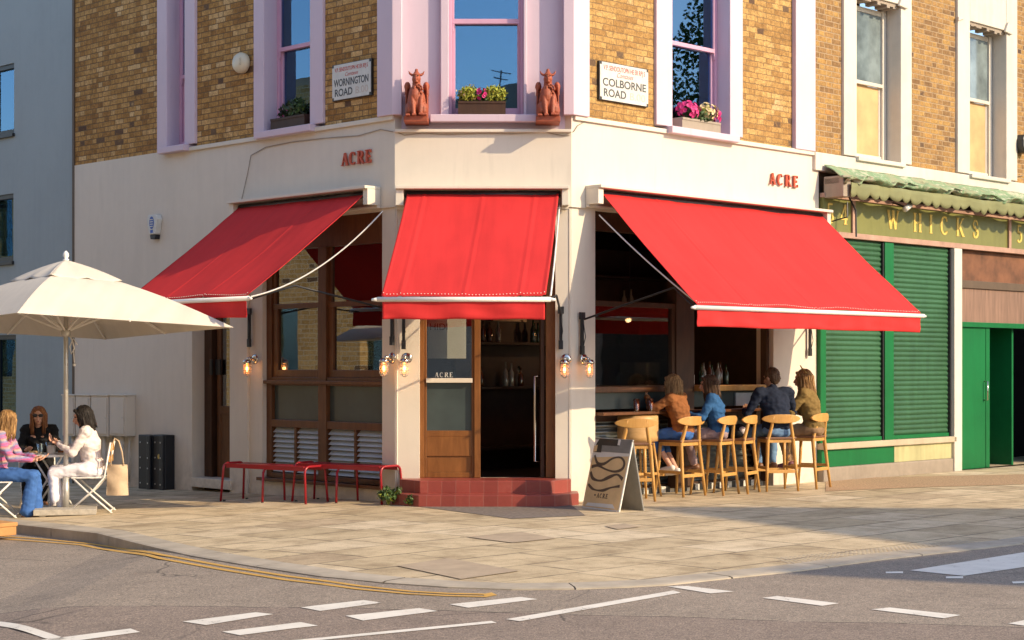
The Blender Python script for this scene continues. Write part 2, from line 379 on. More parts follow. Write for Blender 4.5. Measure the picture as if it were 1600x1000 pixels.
def slabs():
    t = MT('paving', (.4,.35,.28), .8, 0, .3); w_ = t.world(math.radians(-45)); x, y, z = t.xyz(w_)
    wb = t.noise(w_, 5, 3); n2 = t.noise(w_, 30, 3, .7)
    a = x+(wb-.5)*.03; b = y+(wb-.5)*.03
    bh = .62; ln = .92; row = (b/bh).fl(); fz = (b/bh).fr(); xx = a/ln+t.white(t.comb(row, 2.2, 1))*1.0; cell = xx.fl(); fx = xx.fr()
    d = (fx.mn(fx*-1+1)*ln).mn(fz.mn(fz*-1+1)*bh); mask = d.ramp01(.007, .019)
    r = t.white(t.comb(cell, row, 1.7)); r2 = t.white(t.comb(row, cell, 5.7)); big = t.noise(w_, .6, 4, .6)
    c = t.ramp(r*.5+big*.5, [(.2,(.49,.39,.25)),(.45,(.58,.465,.30)),(.6,(.62,.50,.33)),(.85,(.68,.57,.41))])
    c = t.mix(r2.gt(.95)*.35, c, (.36,.26,.18))
    sp = t.noise(w_, 90, 3, .8); st = t.noise(w_, 2.4, 5, .75)
    c = t.mix(1, c, t.ramp(sp, [(.3,(.72,.71,.70)),(.6,(1.05,1.05,1.05))]), 'MULTIPLY')
    c = t.mix(1, c, t.ramp(st, [(.32,(.62,.59,.56)),(.55,(1,1,1)),(.75,(1.12,1.10,1.06))]), 'MULTIPLY')
    gum = t.noise(w_, 11, 1, .4).ramp01(.74, .78); c = t.mix(gum*.5, c, (.12,.10,.08))
    jm = mask*1.0; vis = t.noise(w_, 1.7, 3).ramp01(.42,.56)
    jn = (mask*-1+1)*(vis*.5+.5)
    t.col(t.mix(jn*.85, c, (.10,.08,.055))); t.bump(mask*.5+n2*.3+sp*.2, .3, .01); return t.m
m['paving'] = slabs()
m['kerb'] = simple('kerb_stone', (.40,.345,.27), .8, var=.2, scale=3, bump=.3, bscale=60)
m['patch'] = simple('tarmac_patch', (.17,.14,.12), .9, var=.35, scale=20, bump=.5, bscale=90)
m['gravel'] = simple('pebble_dash', (.40,.26,.15), .9, var=.5, scale=45, bump=.8, bscale=60)
def roadpaint(name, col):
    t = MT(name, col, .6); w_ = t.world(); n = t.noise(w_, 26, 4, .8); n2 = t.noise(w_, 4, 3, .6)
    mask = (n*.7+n2*.3).ramp01(.36, .41); t.col(t.mix(mask, (.17,.15,.13), t.ramp(n2, [(.3, mul(col,.86)),(.6,col)]))); return t.m
m['white_mark'] = roadpaint('white_road_paint', (.78,.74,.66)); m['yellow_mark'] = roadpaint('yellow_road_paint', (.62,.36,.08))
def wood(name, c1, c2, rough=.45, stretch=(4,4,.6)):
    t = MT(name, c1, rough, 0, .4); co = t.co('Object', stretch); n = t.noise(co, 5, 4, .65, .6); n2 = t.noise(t.co('Object'), 3, 3)
    t.col(t.ramp(n*.7+n2*.3, [(.32, c1), (.68, c2)])); t.bump(n, .12, .003); return t.m
m['brown'] = wood('brown_timber', (.075,.026,.010), (.15,.058,.020), .35)
m['brown_dark'] = wood('dark_brown_timber', (.04,.017,.008), (.075,.032,.014), .6)
m['door_wood'] = wood('door_timber', (.15,.055,.015), (.26,.105,.03), .35)
m['oak'] = wood('honey_oak', (.44,.22,.055), (.60,.33,.095), .38)
m['ply'] = wood('plywood', (.50,.29,.11), (.60,.37,.16), .45, (2,2,6))
m['leather'] = simple('brown_leather', (.17,.075,.035), .5, var=.2)
def fabric(name, col, trans=.25, rough=.85, sc_=500, undercol=None):
    t = MT(name, col, rough, 0, .15); co = t.co('Object'); n = t.noise(co, 1.4, 4, .6); n4 = t.noise(t.co('Object', (7,.6,.6)), 1, 4, .6)
    t.col(t.ramp(n*.5+n4*.5, [(.3, mul(col, .84)), (.55, col), (.75, mul(col, 1.10))]))
    tr = t.N('ShaderNodeBsdfTranslucent'); tr.inputs[0].default_value = (*(undercol or col), 1)
    mx = t.N('ShaderNodeMixShader'); mx.inputs[0].default_value = trans; out = t.nt.nodes['Material Output']
    t.L(t.b.outputs[0], mx.inputs[1]); t.L(tr.outputs[0], mx.inputs[2]); t.L(mx.outputs[0], out.inputs[0])
    t.bump(t.noise(co, sc_/5, 2)*.4+t.noise(co, 5, 3)*.6, .18, .01); return t.m
m['red_cloth'] = fabric('red_awning_cloth', (.60,.036,.036), .03)
m['canvas'] = fabric('cream_canvas', (.74,.68,.59), .2)
m['old_green'] = fabric('faded_green_tarp', (.25,.255,.13), .1)
t_ = MT('faded_green_tarp_mix', (.2,.3,.18), .9, 0, .1); co_ = t_.co('Object'); n_ = t_.noise(co_, 2.2, 5, .7); n3_ = t_.noise(co_, 14, 4, .7)
t_.col(t_.ramp(n_*.6+n3_*.4, [(.3,(.12,.13,.07)),(.42,(.34,.34,.22)),(.52,(.18,.30,.17)),(.6,(.50,.48,.36)),(.75,(.30,.34,.22))])); t_.bump(n3_, .7, .02); m['tarp'] = t_.m
m['white_metal'] = simple('white_metal', (.80,.77,.72), .4, 0, .05)
m['steel'] = simple('steel', (.52,.50,.46), .4, .5, .1)
m['chrome'] = simple('chrome', (.62,.56,.50), .18, 1, .1)
m['black_metal'] = simple('black_metal', (.025,.025,.028), .45, .3, .2)
m['red_metal'] = simple('red_metal', (.30,.010,.018), .32, 0, .08, spec=.5)
m['terracotta'] = simple('terracotta', (.31,.070,.030), .6, 0, .25, 14, .4, 60)
def tiles():
    t = MT('red_tile', (.30,.05,.035), .4); w_ = t.world(); x, y, z = t.xyz(w_); a = (x/.155).fr(); d = a.mn(a*-1+1)*.155
    mask = d.ramp01(.001,.004)*.6+.4; r = t.white(t.comb((x/.155).fl(), (z/.137).fl(), 1)); n = t.noise(w_, 12, 4, .7)
    c = t.ramp(r*.5+n*.5, [(.25,(.22,.042,.032)),(.6,(.28,.055,.04)),(.8,(.33,.08,.06))]); t.col(t.mix(mask, (.30,.15,.12), c)); t.bump(mask, .3, .004); return t.m
m['tile'] = tiles()
m['red_paint'] = simple('red_letter_paint', (.48,.075,.03), .5)
m['gold'] = simple('gold_letter_paint', (.66,.46,.10), .55, 0, .25, 20)
m['black'] = simple('black_enamel', (.02,.02,.02), .4, 0, .1)
m['ink'] = simple('sign_black', (.05,.05,.05), .5); m['ink_red'] = simple('sign_red', (.45,.05,.04), .6, var=.3, scale=30); m['ink_faint'] = simple('sign_faint', (.50,.42,.36), .6)
m['sign_white'] = simple('sign_white', (.58,.565,.52), .5, 0, .08, 10)
m['navybox'] = simple('black_steel', (.012,.014,.02), .45, .2, .2)
m['corrug'] = simple('corrugated_steel', (.30,.32,.31), .35, .7, .15)
m['frost'] = simple('frosted_glass', (.05,.068,.068), .25, 0, .25, 1.2, spec=.6)
m['louvre'] = simple('grey_louvre', (.50,.56,.60), .35, .1, .08)
m['soil'] = simple('soil', (.04,.025,.015), .9)
m['rust'] = simple('rusty_panel', (.16,.065,.03), .7, .1, .45, 3, .3, 10)
m['rust2'] = simple('brown_panel', (.22,.13,.09), .55, 0, .25, 3, .1, 20, stretch=(6,6,.6))
def glass(name, refl, tint=(.9,.95,.95), tr=True, body=(.02,.025,.03)):
    t = MT(name, body, .1); nt = t.nt; nt.nodes.remove(t.b); out = nt.nodes['Material Output']
    a = t.N('ShaderNodeBsdfTransparent' if tr else 'ShaderNodeBsdfDiffuse'); a.inputs[0].default_value = (*(tint if tr else body), 1)
    g = t.N('ShaderNodeBsdfGlossy'); g.inputs['Roughness'].default_value = .01; g.inputs[0].default_value = (.36,.62,.92,1) if refl > .15 and refl < .2 and tr else (.95,.97,1,1)
    fz = t.N('ShaderNodeFresnel'); fz.inputs[0].default_value = 1.5; f = X(nt, fz.outputs[0])*.9+refl
    mx = t.N('ShaderNodeMixShader'); t.L(f, mx.inputs[0]); t.L(a.outputs[0], mx.inputs[1]); t.L(g.outputs[0], mx.inputs[2]); t.L(mx.outputs[0], out.inputs[0])
    n = t.noise(t.co('Object'), 1.3, 2); bp = t.N('ShaderNodeBump'); bp.inputs['Strength'].default_value = .05; bp.inputs['Distance'].default_value = .02
    t.L(n, bp.inputs['Height']); t.L(bp.outputs[0], g.inputs['Normal']); return t.m
m['pane'] = glass('window_glass', .17); m['pane_shop'] = glass('shop_glass', .22); m['clear'] = glass('clear_glass', .05)
m['pane_old'] = simple('dusty_glass', (.16,.20,.21), .12, 0, .45, 2.5, spec=1.0); m['shut'] = plaster('green_shutter', (.035,.115,.052), .5, .5)
m['curtain'] = simple('net_curtain', (.50,.52,.55), .9, 0, .25, 7, stretch=(9,9,.2))
m['board'] = simple('peach_board', (.56,.36,.17), .8, 0, .2, 2)
m['dark'] = simple('dark_interior', (.012,.008,.006), .8, 0, .3)  # near-black colour stands in for the dimness of unlit rooms
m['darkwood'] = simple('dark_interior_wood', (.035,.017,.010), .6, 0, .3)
t_ = MT('glowing_filament', (1,.4,.1)); t_.b.inputs['Emission Color'].default_value = (1,.42,.10,1); t_.b.inputs['Emission Strength'].default_value = 9; m['bulb'] = t_.m
t_ = MT('amber_glass', (.9,.5,.2), .1); t_.b.inputs['Transmission Weight'].default_value = .0; t_.b.inputs['Alpha'].default_value = .25; t_.b.inputs['Emission Color'].default_value = (1,.38,.08,1); t_.b.inputs['Emission Strength'].default_value = .16; m['amber'] = t_.m
m['leaf'] = simple('leaf_green', (.05,.10,.02), .6, 0, .5, 30); m['leaf_y'] = simple('leaf_yellow', (.34,.36,.04), .6, 0, .4, 30)
m['leaf_d'] = simple('leaf_dark', (.035,.05,.015), .6, 0, .5, 30); m['flower'] = simple('magenta_petal', (.60,.03,.20), .6, 0, .3, 40); m['flower_c'] = simple('cream_petal', (.70,.55,.30), .6, 0, .3, 40)
m['skin'] = simple('skin', (.56,.30,.20), .5, 0, .1, 10); m['skin2'] = simple('skin_tan', (.42,.22,.135), .5, 0, .1, 10)
def hairm(name, a, b): 
    t = MT(name, a, .6, 0, .25); n = t.noise(t.co('Object', (60,60,6)), 1, 3, .7); t.col(t.ramp(n, [(.35,a),(.65,b)])); return t.m
m['h_blond'] = hairm('blond_hair', (.12,.065,.03), (.42,.27,.13)); m['h_auburn'] = hairm('auburn_hair', (.13,.045,.02), (.34,.15,.06))
m['h_black'] = hairm('black_hair', (.008,.006,.006), (.03,.024,.022)); m['h_brown'] = hairm('brown_hair', (.05,.025,.014), (.12,.07,.04)); m['h_honey'] = hairm('honey_hair', (.14,.07,.03), (.46,.27,.11))
def cloth(name, c, var=.15): return simple(name, c, .9, 0, var, 9, .7, 26, spec=.2)
m['j_brown'] = cloth('brown_suede', (.26,.10,.035)); m['j_blue'] = cloth('blue_denim_shirt', (.03,.10,.24)); m['j_navy'] = cloth('navy_cotton', (.016,.022,.042)); m['j_olive'] = cloth('olive_twill', (.20,.13,.045))
m['denim'] = cloth('blue_denim', (.05,.13,.36)); m['denim_l'] = cloth('light_denim', (.14,.24,.40)); m['khaki'] = cloth('khaki_cotton', (.24,.15,.085)); m['mauve'] = cloth('mauve_cotton', (.28,.20,.20)); m['white_c'] = cloth('white_knit', (.70,.62,.60), .06); m['white_s'] = cloth('white_cotton', (.74,.71,.76), .05); m['black_c'] = cloth('black_cotton', (.012,.012,.014))
m['shoe_w'] = simple('white_leather', (.66,.62,.56), .5); m['shoe_b'] = simple('tan_leather', (.20,.09,.04), .5); m['shoe_p'] = simple('plum_canvas', (.16,.05,.06), .7)
t_ = MT('plaid_wool', (.5,.2,.3), .9, 0, .1); x_, y_, z_ = t_.xyz(t_.co('Object')); a_ = (z_*11+x_*1.5).fr(); b_ = ((x_+y_)*10).fr()
c_ = t_.ramp(a_, [(0,(.60,.05,.22)),(.3,(.12,.22,.45)),(.55,(.50,.42,.34)),(.75,(.62,.12,.20)),(.9,(.30,.12,.36))]); c_ = t_.mix(b_.lt(.35)*.45, c_, (.10,.20,.42)); c_ = t_.mix(t_.noise(t_.co('Object'), 30, 2)*.4, c_, (.7,.3,.3)); t_.col(c_); m['plaid'] = t_.m
m['card'] = simple('cardboard', (.22,.12,.055), .8); m['kraft'] = simple('tan_board_print', (.72,.50,.25), .6, 0, .1); m['bronze_line'] = simple('dark_bronze_print', (.10,.065,.04), .6)
m['paper'] = simple('white_paper', (.72,.68,.62), .7, 0, .06); m['grey_print'] = simple('grey_print', (.22,.21,.19), .6, 0, .15)
m['concrete'] = simple('concrete', (.40,.36,.30), .85, 0, .18, 25, .4, 80); m['tote'] = cloth('natural_canvas', (.56,.42,.28))
m['beer'] = simple('amber_drink', (.25,.05,.01), .2); m['bottle_g'] = simple('green_bottle_glass', (.02,.05,.02), .1, 0, .2, spec=.8); m['bottle_b'] = simple('brown_bottle_glass', (.08,.03,.01), .1, spec=.8); m['bottle_c'] = simple('clear_bottle_glass', (.25,.24,.20), .1, spec=.8)
m['planter'] = simple('orange_timber', (.45,.22,.07), .7, 0, .2); m['bark'] = simple('bark', (.09,.06,.04), .9, 0, .3, 12, .6, 30)
m['blue_ink'] = simple('blue_print', (.03,.10,.38), .5); m['pinkwood'] = simple('faded_pink_timber', (.40,.24,.18), .6, 0, .2, 5); m['signgreen'] = plaster('sign_green', (.20,.20,.065), .3, .35)
m['cream_plastic'] = simple('cream_plastic', (.66,.58,.42), .4, 0, .06)
# ---------------------------------------------------------------- ground: road, pavement, kerb, markings
kpx = [(20,833),(80,840),(152,848.5),(225,858.5),(300,870),(400,887),(500,902),(600,912),(700,919),(800,922.5),(900,921.5),(970,919),(1044,915),(1145,904),(1250,893),(1381,875),(1500,862),(1600,850.5)]
kp = [G(a, b, zr) for a, b in kpx]
kl = [(kp[0][0]-k*s2, kp[0][1]+k*s2) for k in (40, 20, 10, 5, 2)]
rr_ = V((kp[-1][0]-kp[-2][0], kp[-1][1]-kp[-2][1])).normalized() if False else V((.66, .75))
kr = [(kp[-1][0]+k*.68, kp[-1][1]+k*.73) for k in (2, 5, 10, 20, 40)]
kpath = kl+kp+kr
def inset(path, d):
    out = []
    for i, p in enumerate(path):
        a = path[max(0, i-1)]; b = path[min(len(path)-1, i+1)]; tx, ty = b[0]-a[0], b[1]-a[1]; l = math.hypot(tx, ty)
        out.append((p[0]-ty/l*d, p[1]+tx/l*d))
    return out
def dense(path, step=.35, lim=12):
    out = []
    for a, b in zip(path, path[1:]):
        n = 1 if abs(a[0]) > lim else max(1, int(math.hypot(b[0]-a[0], b[1]-a[1])/step))
        out += [(a[0]+(b[0]-a[0])*i/n, a[1]+(b[1]-a[1])*i/n) for i in range(n)]
    return out+[path[-1]]
kd = dense(kpath); ki = inset(kd, .27)
mb = MB()   # road: one sheet to the horizon, falling gently to the left
xs = [-400,-60,-20,-12]+[-9.4+.3*i for i in range(30)]+[0,5,20,60,400]
ys = [-400,-60,0,60,400]
n = len(xs)
mb.add([(x, y, zr(x)) for y in ys for x in xs], [(j*n+i, j*n+i+1, (j+1)*n+i+1, (j+1)*n+i) for j in range(len(ys)-1) for i in range(n-1)])
tag(mb.build('road', m['asphalt']), kind='structure')
mb = MB(); q = [0, .002, .05, .15, .4, 1]   # pavement sheet
vs = [(x, y+t*16, zg(x)) for t in q for x, y in ki]; n = len(ki)
mb.add(vs, [(j*n+i, j*n+i+1, (j+1)*n+i+1, (j+1)*n+i) for j in range(len(q)-1) for i in range(n-1)])
tag(mb.build('pavement', m['paving']), kind='structure')
mb = MB()
vs = []
for (x, y), (a, b) in zip(kd, ki):
    vs += [(x, y, zr(x)-.05), (x, y, zg(x)-.001), (x+(a-x)*.12, y+(b-y)*.12, zg(x)+.006), (a, b, zg(a)+.006), (a, b, zg(a)-.1)]
for i in range(len(kd)-1):
    if i % 3 == 2 and abs(kd[i][0]) < 12:      # joint between kerb stones
        g = .975
    else: g = 1
    for k in range(4):
        a0, a1, b0, b1 = i*5+k, i*5+k+1, (i+1)*5+k, (i+1)*5+k+1
        pa, pb, pc, pd = V(vs[a0]), V(vs[a1]), V(vs[b0]), V(vs[b1])
        mb.add([pa, pa+(pc-pa)*g, pb+(pd-pb)*g, pb], [(0, 1, 2, 3)])
tag(mb.build('kerb', m['kerb']), kind='structure')
def mark(name, mat, pts, f=zr, dz=.004, sub=4):
    w3 = [G(a, b, f) for a, b in pts]; mb = MB()
    if len(w3) == 4:
        a, b, c, d = [V((x, y)) for x, y in w3]
        mb.sheet(lambda s_, t: (lambda p: (p.x, p.y, f(p.x)+dz))((a*(1-s_)+b*s_)*(1-t)+(d*(1-s_)+c*s_)*t), sub*3, 14)
    else: mb.add([(x, y, f(x)+dz) for x, y in w3], [tuple(range(len(w3)))])
    return tag(mb.build(name, mat), kind='structure')
for q_ in [[(285,972),(322,977.5),(427,960.5),(400,957.5)], [(470,950),(500,955.5),(597,942.5),(568,938.5)], [(540,963),(567,970.5),(684,955.5),(655,951)],
        [(347,988),(375,993.5),(497,978.5),(470,973)], [(702,945),(732,950.5),(840,937),(813,933.5)], [(452,1002),(470,1004),(776,974),(768,971)],
        [(790,968.5),(812,971.5),(1064,927),(1052,923.5)], [(1043,917),(1110,928),(1147,925),(1074,916.5)], [(1191,935),(1285,947.5),(1311,943.5),(1215,932)],
        [(1361,953),(1475,967),(1501,962),(1390,950)], [(1575,975),(1640,984),(1660,980),(1600,970)], [(-60,964),(-60,972),(84,1003),(104,999)],
        [(40,1004),(60,1010),(219,988.5),(204,983)], [(1422,892),(1506,900.5),(1660,878),(1660,854)],
        [(1384,894),(1384,896.5),(1411,896.5),(1411,893.5)], [(1478,901.5),(1478,904.5),(1505,904.5),(1505,901)], [(1581,909.5),(1583,912.5),(1640,911),(1640,907)]]:
    mark('road_marking', m['white_mark'], q_)
def strip(name, mat, px, wd, f=zr, dz=.0045):
    w3 = dense([G(a, b, f) for a, b in px], .3, 99); a = inset(w3, wd/2); b = inset(w3, -wd/2); mb = MB(); n = len(w3)
    mb.add([(x, y, f(x)+dz) for x, y in a]+[(x, y, f(x)+dz) for x, y in b], [(i, i+1, n+i+1, n+i) for i in range(n-1)])
    return tag(mb.build(name, mat), kind='structure')
strip('yellow_line', m['yellow_mark'], [(-200,812),(0,838),(80,844),(140,850),(180,856),(250,867),(350,885),(450,901),(560,916),(640,924.5),(700,928),(768,929.5)], .055)
strip('yellow_line', m['yellow_mark'], [(-200,816),(0,842),(80,848),(128,852),(180,861),(250,873),(350,891),(450,907),(560,921),(640,928.5),(700,931.5),(762,933)], .055)
mark('yellow_line', m['yellow_mark'], [(755,929),(758,934),(777,930.5),(768,926.5)])
# tarmac patches, covers and kerb dishing in the pavement
def pv(name, mat, pts, dz=.004): return mark(name, mat, pts, zg, dz)
pv('pavement_patch', m['patch'], [(655,792),(800,811),(915,806),(890,788)])
pv('pavement_patch', m['patch'], [(610,845),(700,851),(740,843),(640,838)]) if False else None
pv('pavement_patch', m['gravel'], [(1290,768),(1405,763),(1600,757),(1660,740),(1290,748)])
for pts in ([(730,840),(800,849),(870,842),(815,832)], [(620,885),(720,906),(812,893),(700,873)], [(945,823),(965,828),(1000,824),(975,819)]):
    cx = sum(p[0] for p in pts)/4; cy = sum(p[1] for p in pts)/4
    o = None if 1 else mark('cover_rim', m['bronze_line'], [(cx+(a-cx)*1.012, cy+(b-cy)*1.02) for a, b in pts], zg, .003)
    mark('inspection_cover', simple('pinkish_slab', (.40,.31,.215), .85, var=.12, scale=5, bump=.5, bscale=70) if 'psl' not in m else m['psl'], pts, zg, .0065)
# tactile strip at the crossing
mb = MB(); T0 = [G(1215,872), G(1240,884), G(1560,849), G(1500,845)]
tp = [V((x, y)) for x, y in T0]
for i in range(46):
    for j in range(7):
        p = (tp[0]*(1-i/45)+tp[3]*(i/45))*(1-j/6)+(tp[1]*(1-i/45)+tp[2]*(i/45))*(j/6)
        mb.lathe([(.016, 0), (.012, .0018)], (p.x, p.y, .001), 6)
tag(mb.build('tactile_paving', m['kerb']), kind='structure')

# ---------------------------------------------------------------- the corner cafe building
cafe = thing('cafe_building', 'corner cafe building with cream ground floor, yellow brick above and lilac window surrounds', 'building', gf(-.32, 19.25, 0))
ZB, ZT, ZC = 4.36, 9.6, 4.18
LE = -6.86; RE = 4.66
LW = [(-3.976,-3.15,-.5,2.95), (-2.51,-.253,.17,3.3)]                 # left wall openings: side door, window
RW = [(.43,3.84,-.5,3.32)]
CW = [(.275,1.81,.262,3.30)]
mb = MB().grid(LE, -2.78, -.6, 3.33, LW[:1], .0, .3); mb.grid(-2.78, 0, -.6, 3.33, LW[1:], .03, .3); mb.grid(LE, 0, 3.33, ZB, [], 0, .3); mb.build('rendered_wall', m['cream'], cafe, FR['L'])
mb = MB().grid(0, 4.80, -.6, 3.33, RW, .03, .3); mb.grid(0, 4.80, 3.33, ZB, [], 0, .3); mb.build('rendered_wall', m['cream'], cafe, FR['R'])
mb = MB().grid(0, 1.99, -.6, 3.33, CW, .03, .3); mb.grid(-.0, 1.99, 3.33, ZC, [], 0, .3); mb.build('rendered_wall', m['cream'], cafe, FR['C'])
# string courses
mb = MB().box(-4.0,-.002,-.035,.0-.002,4.31,4.362); mb.build('string_course', m['cream_trim'], cafe, FR['L'], .006)
mb = MB().box(.03,RE,-.035,-.002,4.31,4.362); mb.build('string_course', m['cream_trim'], cafe, FR['R'], .006)
mb = MB().box(.0,1.99,-.05,.12,4.165,4.20); mb.build('string_course', m['cream_trim'], cafe, FR['C'], .006)
# upper windows: opening (u0,u1), surround outer (a0,a1)
def sash(wl, u0, u1, a0, a1, z0, z1, zm, dep, wallm, curtain=True, sill=(-.06,.06), surround='lilac', tim='pink', pane='pane', lower=None):
    fr = FR[wl]
    wmb = MB()
    wmb.box(a0, u0, -.03, dep+.04, z0, z1); wmb.box(u1, a1, -.03, dep+.04, z0, z1); wmb.box(a0, a1, -.03, dep+.04, z1, z1+.2)
    win = wmb.build('window', m[surround], cafe if wl != 'S' else None, fr, .008)
    MB().box(u0+sill[0]-.04, u1+sill[1]+.04, -.11, dep, z0-.085, z0-.002).build('sill', m[surround], win, None, .008)
    f = MB(); t = .05
    f.box(u0+.001, u0+t, dep-.05, dep+.03, z0, z1); f.box(u1-t, u1-.001, dep-.05, dep+.03, z0, z1); f.box(u0+t, u1-t, dep-.05, dep+.03, z0, z0+.09)
    f.box(u0+t, u1-t, dep-.06, dep-.01, zm-.025, zm+.025)
    f.box(u0+t, u0+t+.04, dep-.02, dep+.02, z0+.09, zm-.025); f.box(u1-t-.04, u1-t, dep-.02, dep+.02, z0+.09, zm-.025)
    f.box(u0+t, u0+t+.03, dep-.055, dep-.015, zm+.025, z1); f.box(u1-t-.03, u1-t, dep-.055, dep-.015, zm+.025, z1)
    for uu, sg in ((u0+t, 1), (u1-t, -1)):      # sash horns
        f.prism([(uu, zm-.025), (uu, zm-.12), (uu+sg*.015, zm-.10), (uu+sg*.03, zm-.025)][::(1 if sg > 0 else -1)], dep-.058, dep-.022)
    f.build('sash_frame', m[tim], win, None, .004)
    p = MB().box(u0+t+.04, u1-t-.04, dep, dep+.006, z0+.09, zm-.025); p.box(u0+t+.03, u1-t-.03, dep-.035, dep-.029, zm+.025, z1)
    p.build('pane', m[pane], win)
    if curtain:
        cmb = MB(); uu0, uu1 = u0+t+.02, u1-t-.02
        fn = lambda a, b: (uu0+(uu1-uu0)*a, dep+.16+.035*math.sin(a*38+b), z0+(z1-z0)*b)
        cmb.sheet(fn, 60, 2, (0, .004, 0)); cmb.build('curtain', m['curtain'], win, None, 0, True)
    MB().box(u0-.25, u1+.25, dep+.5, dep+.52, z0-.1, z1).build('room_shade', m['dark'], win)  # dark sheet in place of the dim room behind the glass
    return win
def uz(wl, a, b, o=0): return P(wl, a, b, o)
h = {'L': [], 'R': [], 'C': []}
w1 = (U('L',263), U('L',291)); s1 = (U('L',248), U('L',307))
w2 = (U('L',415), U('L',487)); s2_ = (U('L',399), U('L',507))
w3_ = (U('R',1048), U('R',1138)); s3 = (U('R',1023), U('R',1158))
DL = .22
sash('L', w1[0], w1[1], s1[0], s1[1], 4.40, 7.4, Zat('L', w1[1]-.1, 118, -DL), DL, None)
sash('L', w2[0], w2[1], s2_[0], s2_[1], 4.40, 7.4, Zat('L', w2[1]-.3, 70, -DL), DL, None)
w3w = sash('R', w3_[0], w3_[1], s3[0], s3[1], 4.40, 7.4, Zat('R', w3_[0]+.5, 72, -DL), DL, None, curtain=False)
cu = MB(); cu.sheet(lambda a, b: (w3_[1]-.35+.3*a, DL+.12+.03*math.sin(a*24), 4.45+2.9*b), 30, 2, (0,.004,0)); cu.build('curtain', m['curtain'], w3w, None, 0, True)
c0, c1 = U('C',701), U('C',818)
MB().grid(LE, -.235, ZB, ZT, [(s1[0]+.01,s1[1]-.01,4.3,7.5),(s2_[0]+.01,s2_[1]-.01,4.3,7.5)], .012, .3).build('brick_wall', m['brick_shaded'], cafe, FR['L'])
MB().grid(.235, 4.22, ZB, ZT, [(s3[0]+.01,s3[1]-.01,4.3,7.5)], .012, .3).build('brick_wall', m['brick_lit'], cafe, FR['R'])
MB().grid(.02, 1.97, ZC+.02, ZT, [(c0,c1,4.36,7.4)], .07, .35).build('lilac_wall_panel', m['lilac'], cafe, FR['C'])
# corner pilasters wrapping the chamfer, end pilaster
def wp(wl, u, y):
    v = FR[wl] @ V((u, y, 0)); return (v.x, v.y)
Rinv = gf(-.32, 19.25, 0).inverted()
def poly_world(pts, z0, z1, name, mat):
    q = MB(); q.prismz([(a+.32, b-19.25) for a, b in pts], z0, z1); return q.build(name, mat, cafe, None, .006)
def miter(wl1, wl2, corner, off):   # outward corner point of two walls offset by off
    n1 = {'L': (-s2,-s2), 'C': (0,-1), 'R': (s2,-s2)}[wl1]; n2 = {'L': (-s2,-s2), 'C': (0,-1), 'R': (s2,-s2)}[wl2]
    k = off/(1+n1[0]*n2[0]+n1[1]*n2[1]); return (corner[0]+(n1[0]+n2[0])*k, corner[1]+(n1[1]+n2[1])*k)
L0 = (-1.32, 19.25); R0 = (.67, 19.25); PO = .06
poly_world([wp('L',-.24,-PO), miter('L','C',L0,PO), wp('C',.08,-PO), wp('C',.08,.2), wp('L',-.24,.2)], ZB, ZT, 'corner_pilaster', m['lilac'])
poly_world([wp('C',1.90,-PO), miter('C','R',R0,PO), wp('R',.24,-PO), wp('R',.24,.2), wp('C',1.90,.2)], ZB, ZT, 'corner_pilaster', m['lilac'])
MB().box(4.22, 4.66, -.05, .25, ZB, ZT).build('end_pilaster', m['lilac'], cafe, FR['R'], .006)
# rendered corner returns between panels at first floor level
# central window of the chamfer
fr = FR['C']; zs = 4.36; zmid = Zat('C', 1, 40, -.2)
wmb = MB(); wmb.box(.515, c0, .0, .22, zs, 7.4); wmb.box(c1, 1.485, .0, .22, zs, 7.4)
cw = wmb.build('window', m['lilac'], cafe, fr, .008)
MB().box(.40, 1.60, -.10, .2, zs-.085, zs-.001).build('sill', m['lilac'], cw, None, .01)
f = MB(); D = .16; a, b = c0, c1
f.box(a, a+.035, .06, D+.03, zs, 7.4); f.box(b-.035, b, .06, D+.03, zs, 7.4)
f.box(a+.035, a+.07, D-.03, D+.03, zs, zmid); f.box(b-.07, b-.035, D-.03, D+.03, zs, zmid); f.box(a+.07, b-.07, D-.03, D+.03, zs, zs+.10)
f.box(a+.035, b-.035, D-.07, D+.0, zmid, zmid+.055); f.box(a+.035, a+.06, D-.07, D-.03, zmid+.055, 7.4); f.box(b-.06, b-.035, D-.07, D-.03, zmid+.055, 7.4)
for uu, sg in ((a+.035, 1), (b-.035, -1)): f.prism([(uu, zmid), (uu, zmid-.10), (uu+sg*.018, zmid-.08), (uu+sg*.03, zmid)][::(1 if sg > 0 else -1)], D-.068, D-.032)
f.build('sash_frame', m['pink'], cw, None, .004)
p = MB().box(a+.07, b-.07, D, D+.006, zs+.1, zmid); p.box(a+.05, b-.05, D-.05, D-.044, zmid+.05, 7.4); p.build('pane', m['pane'], cw)
MB().box(a-.2, b+.2, .8, .82, zs, 7.4).build('room_shade', m['dark'], cw)
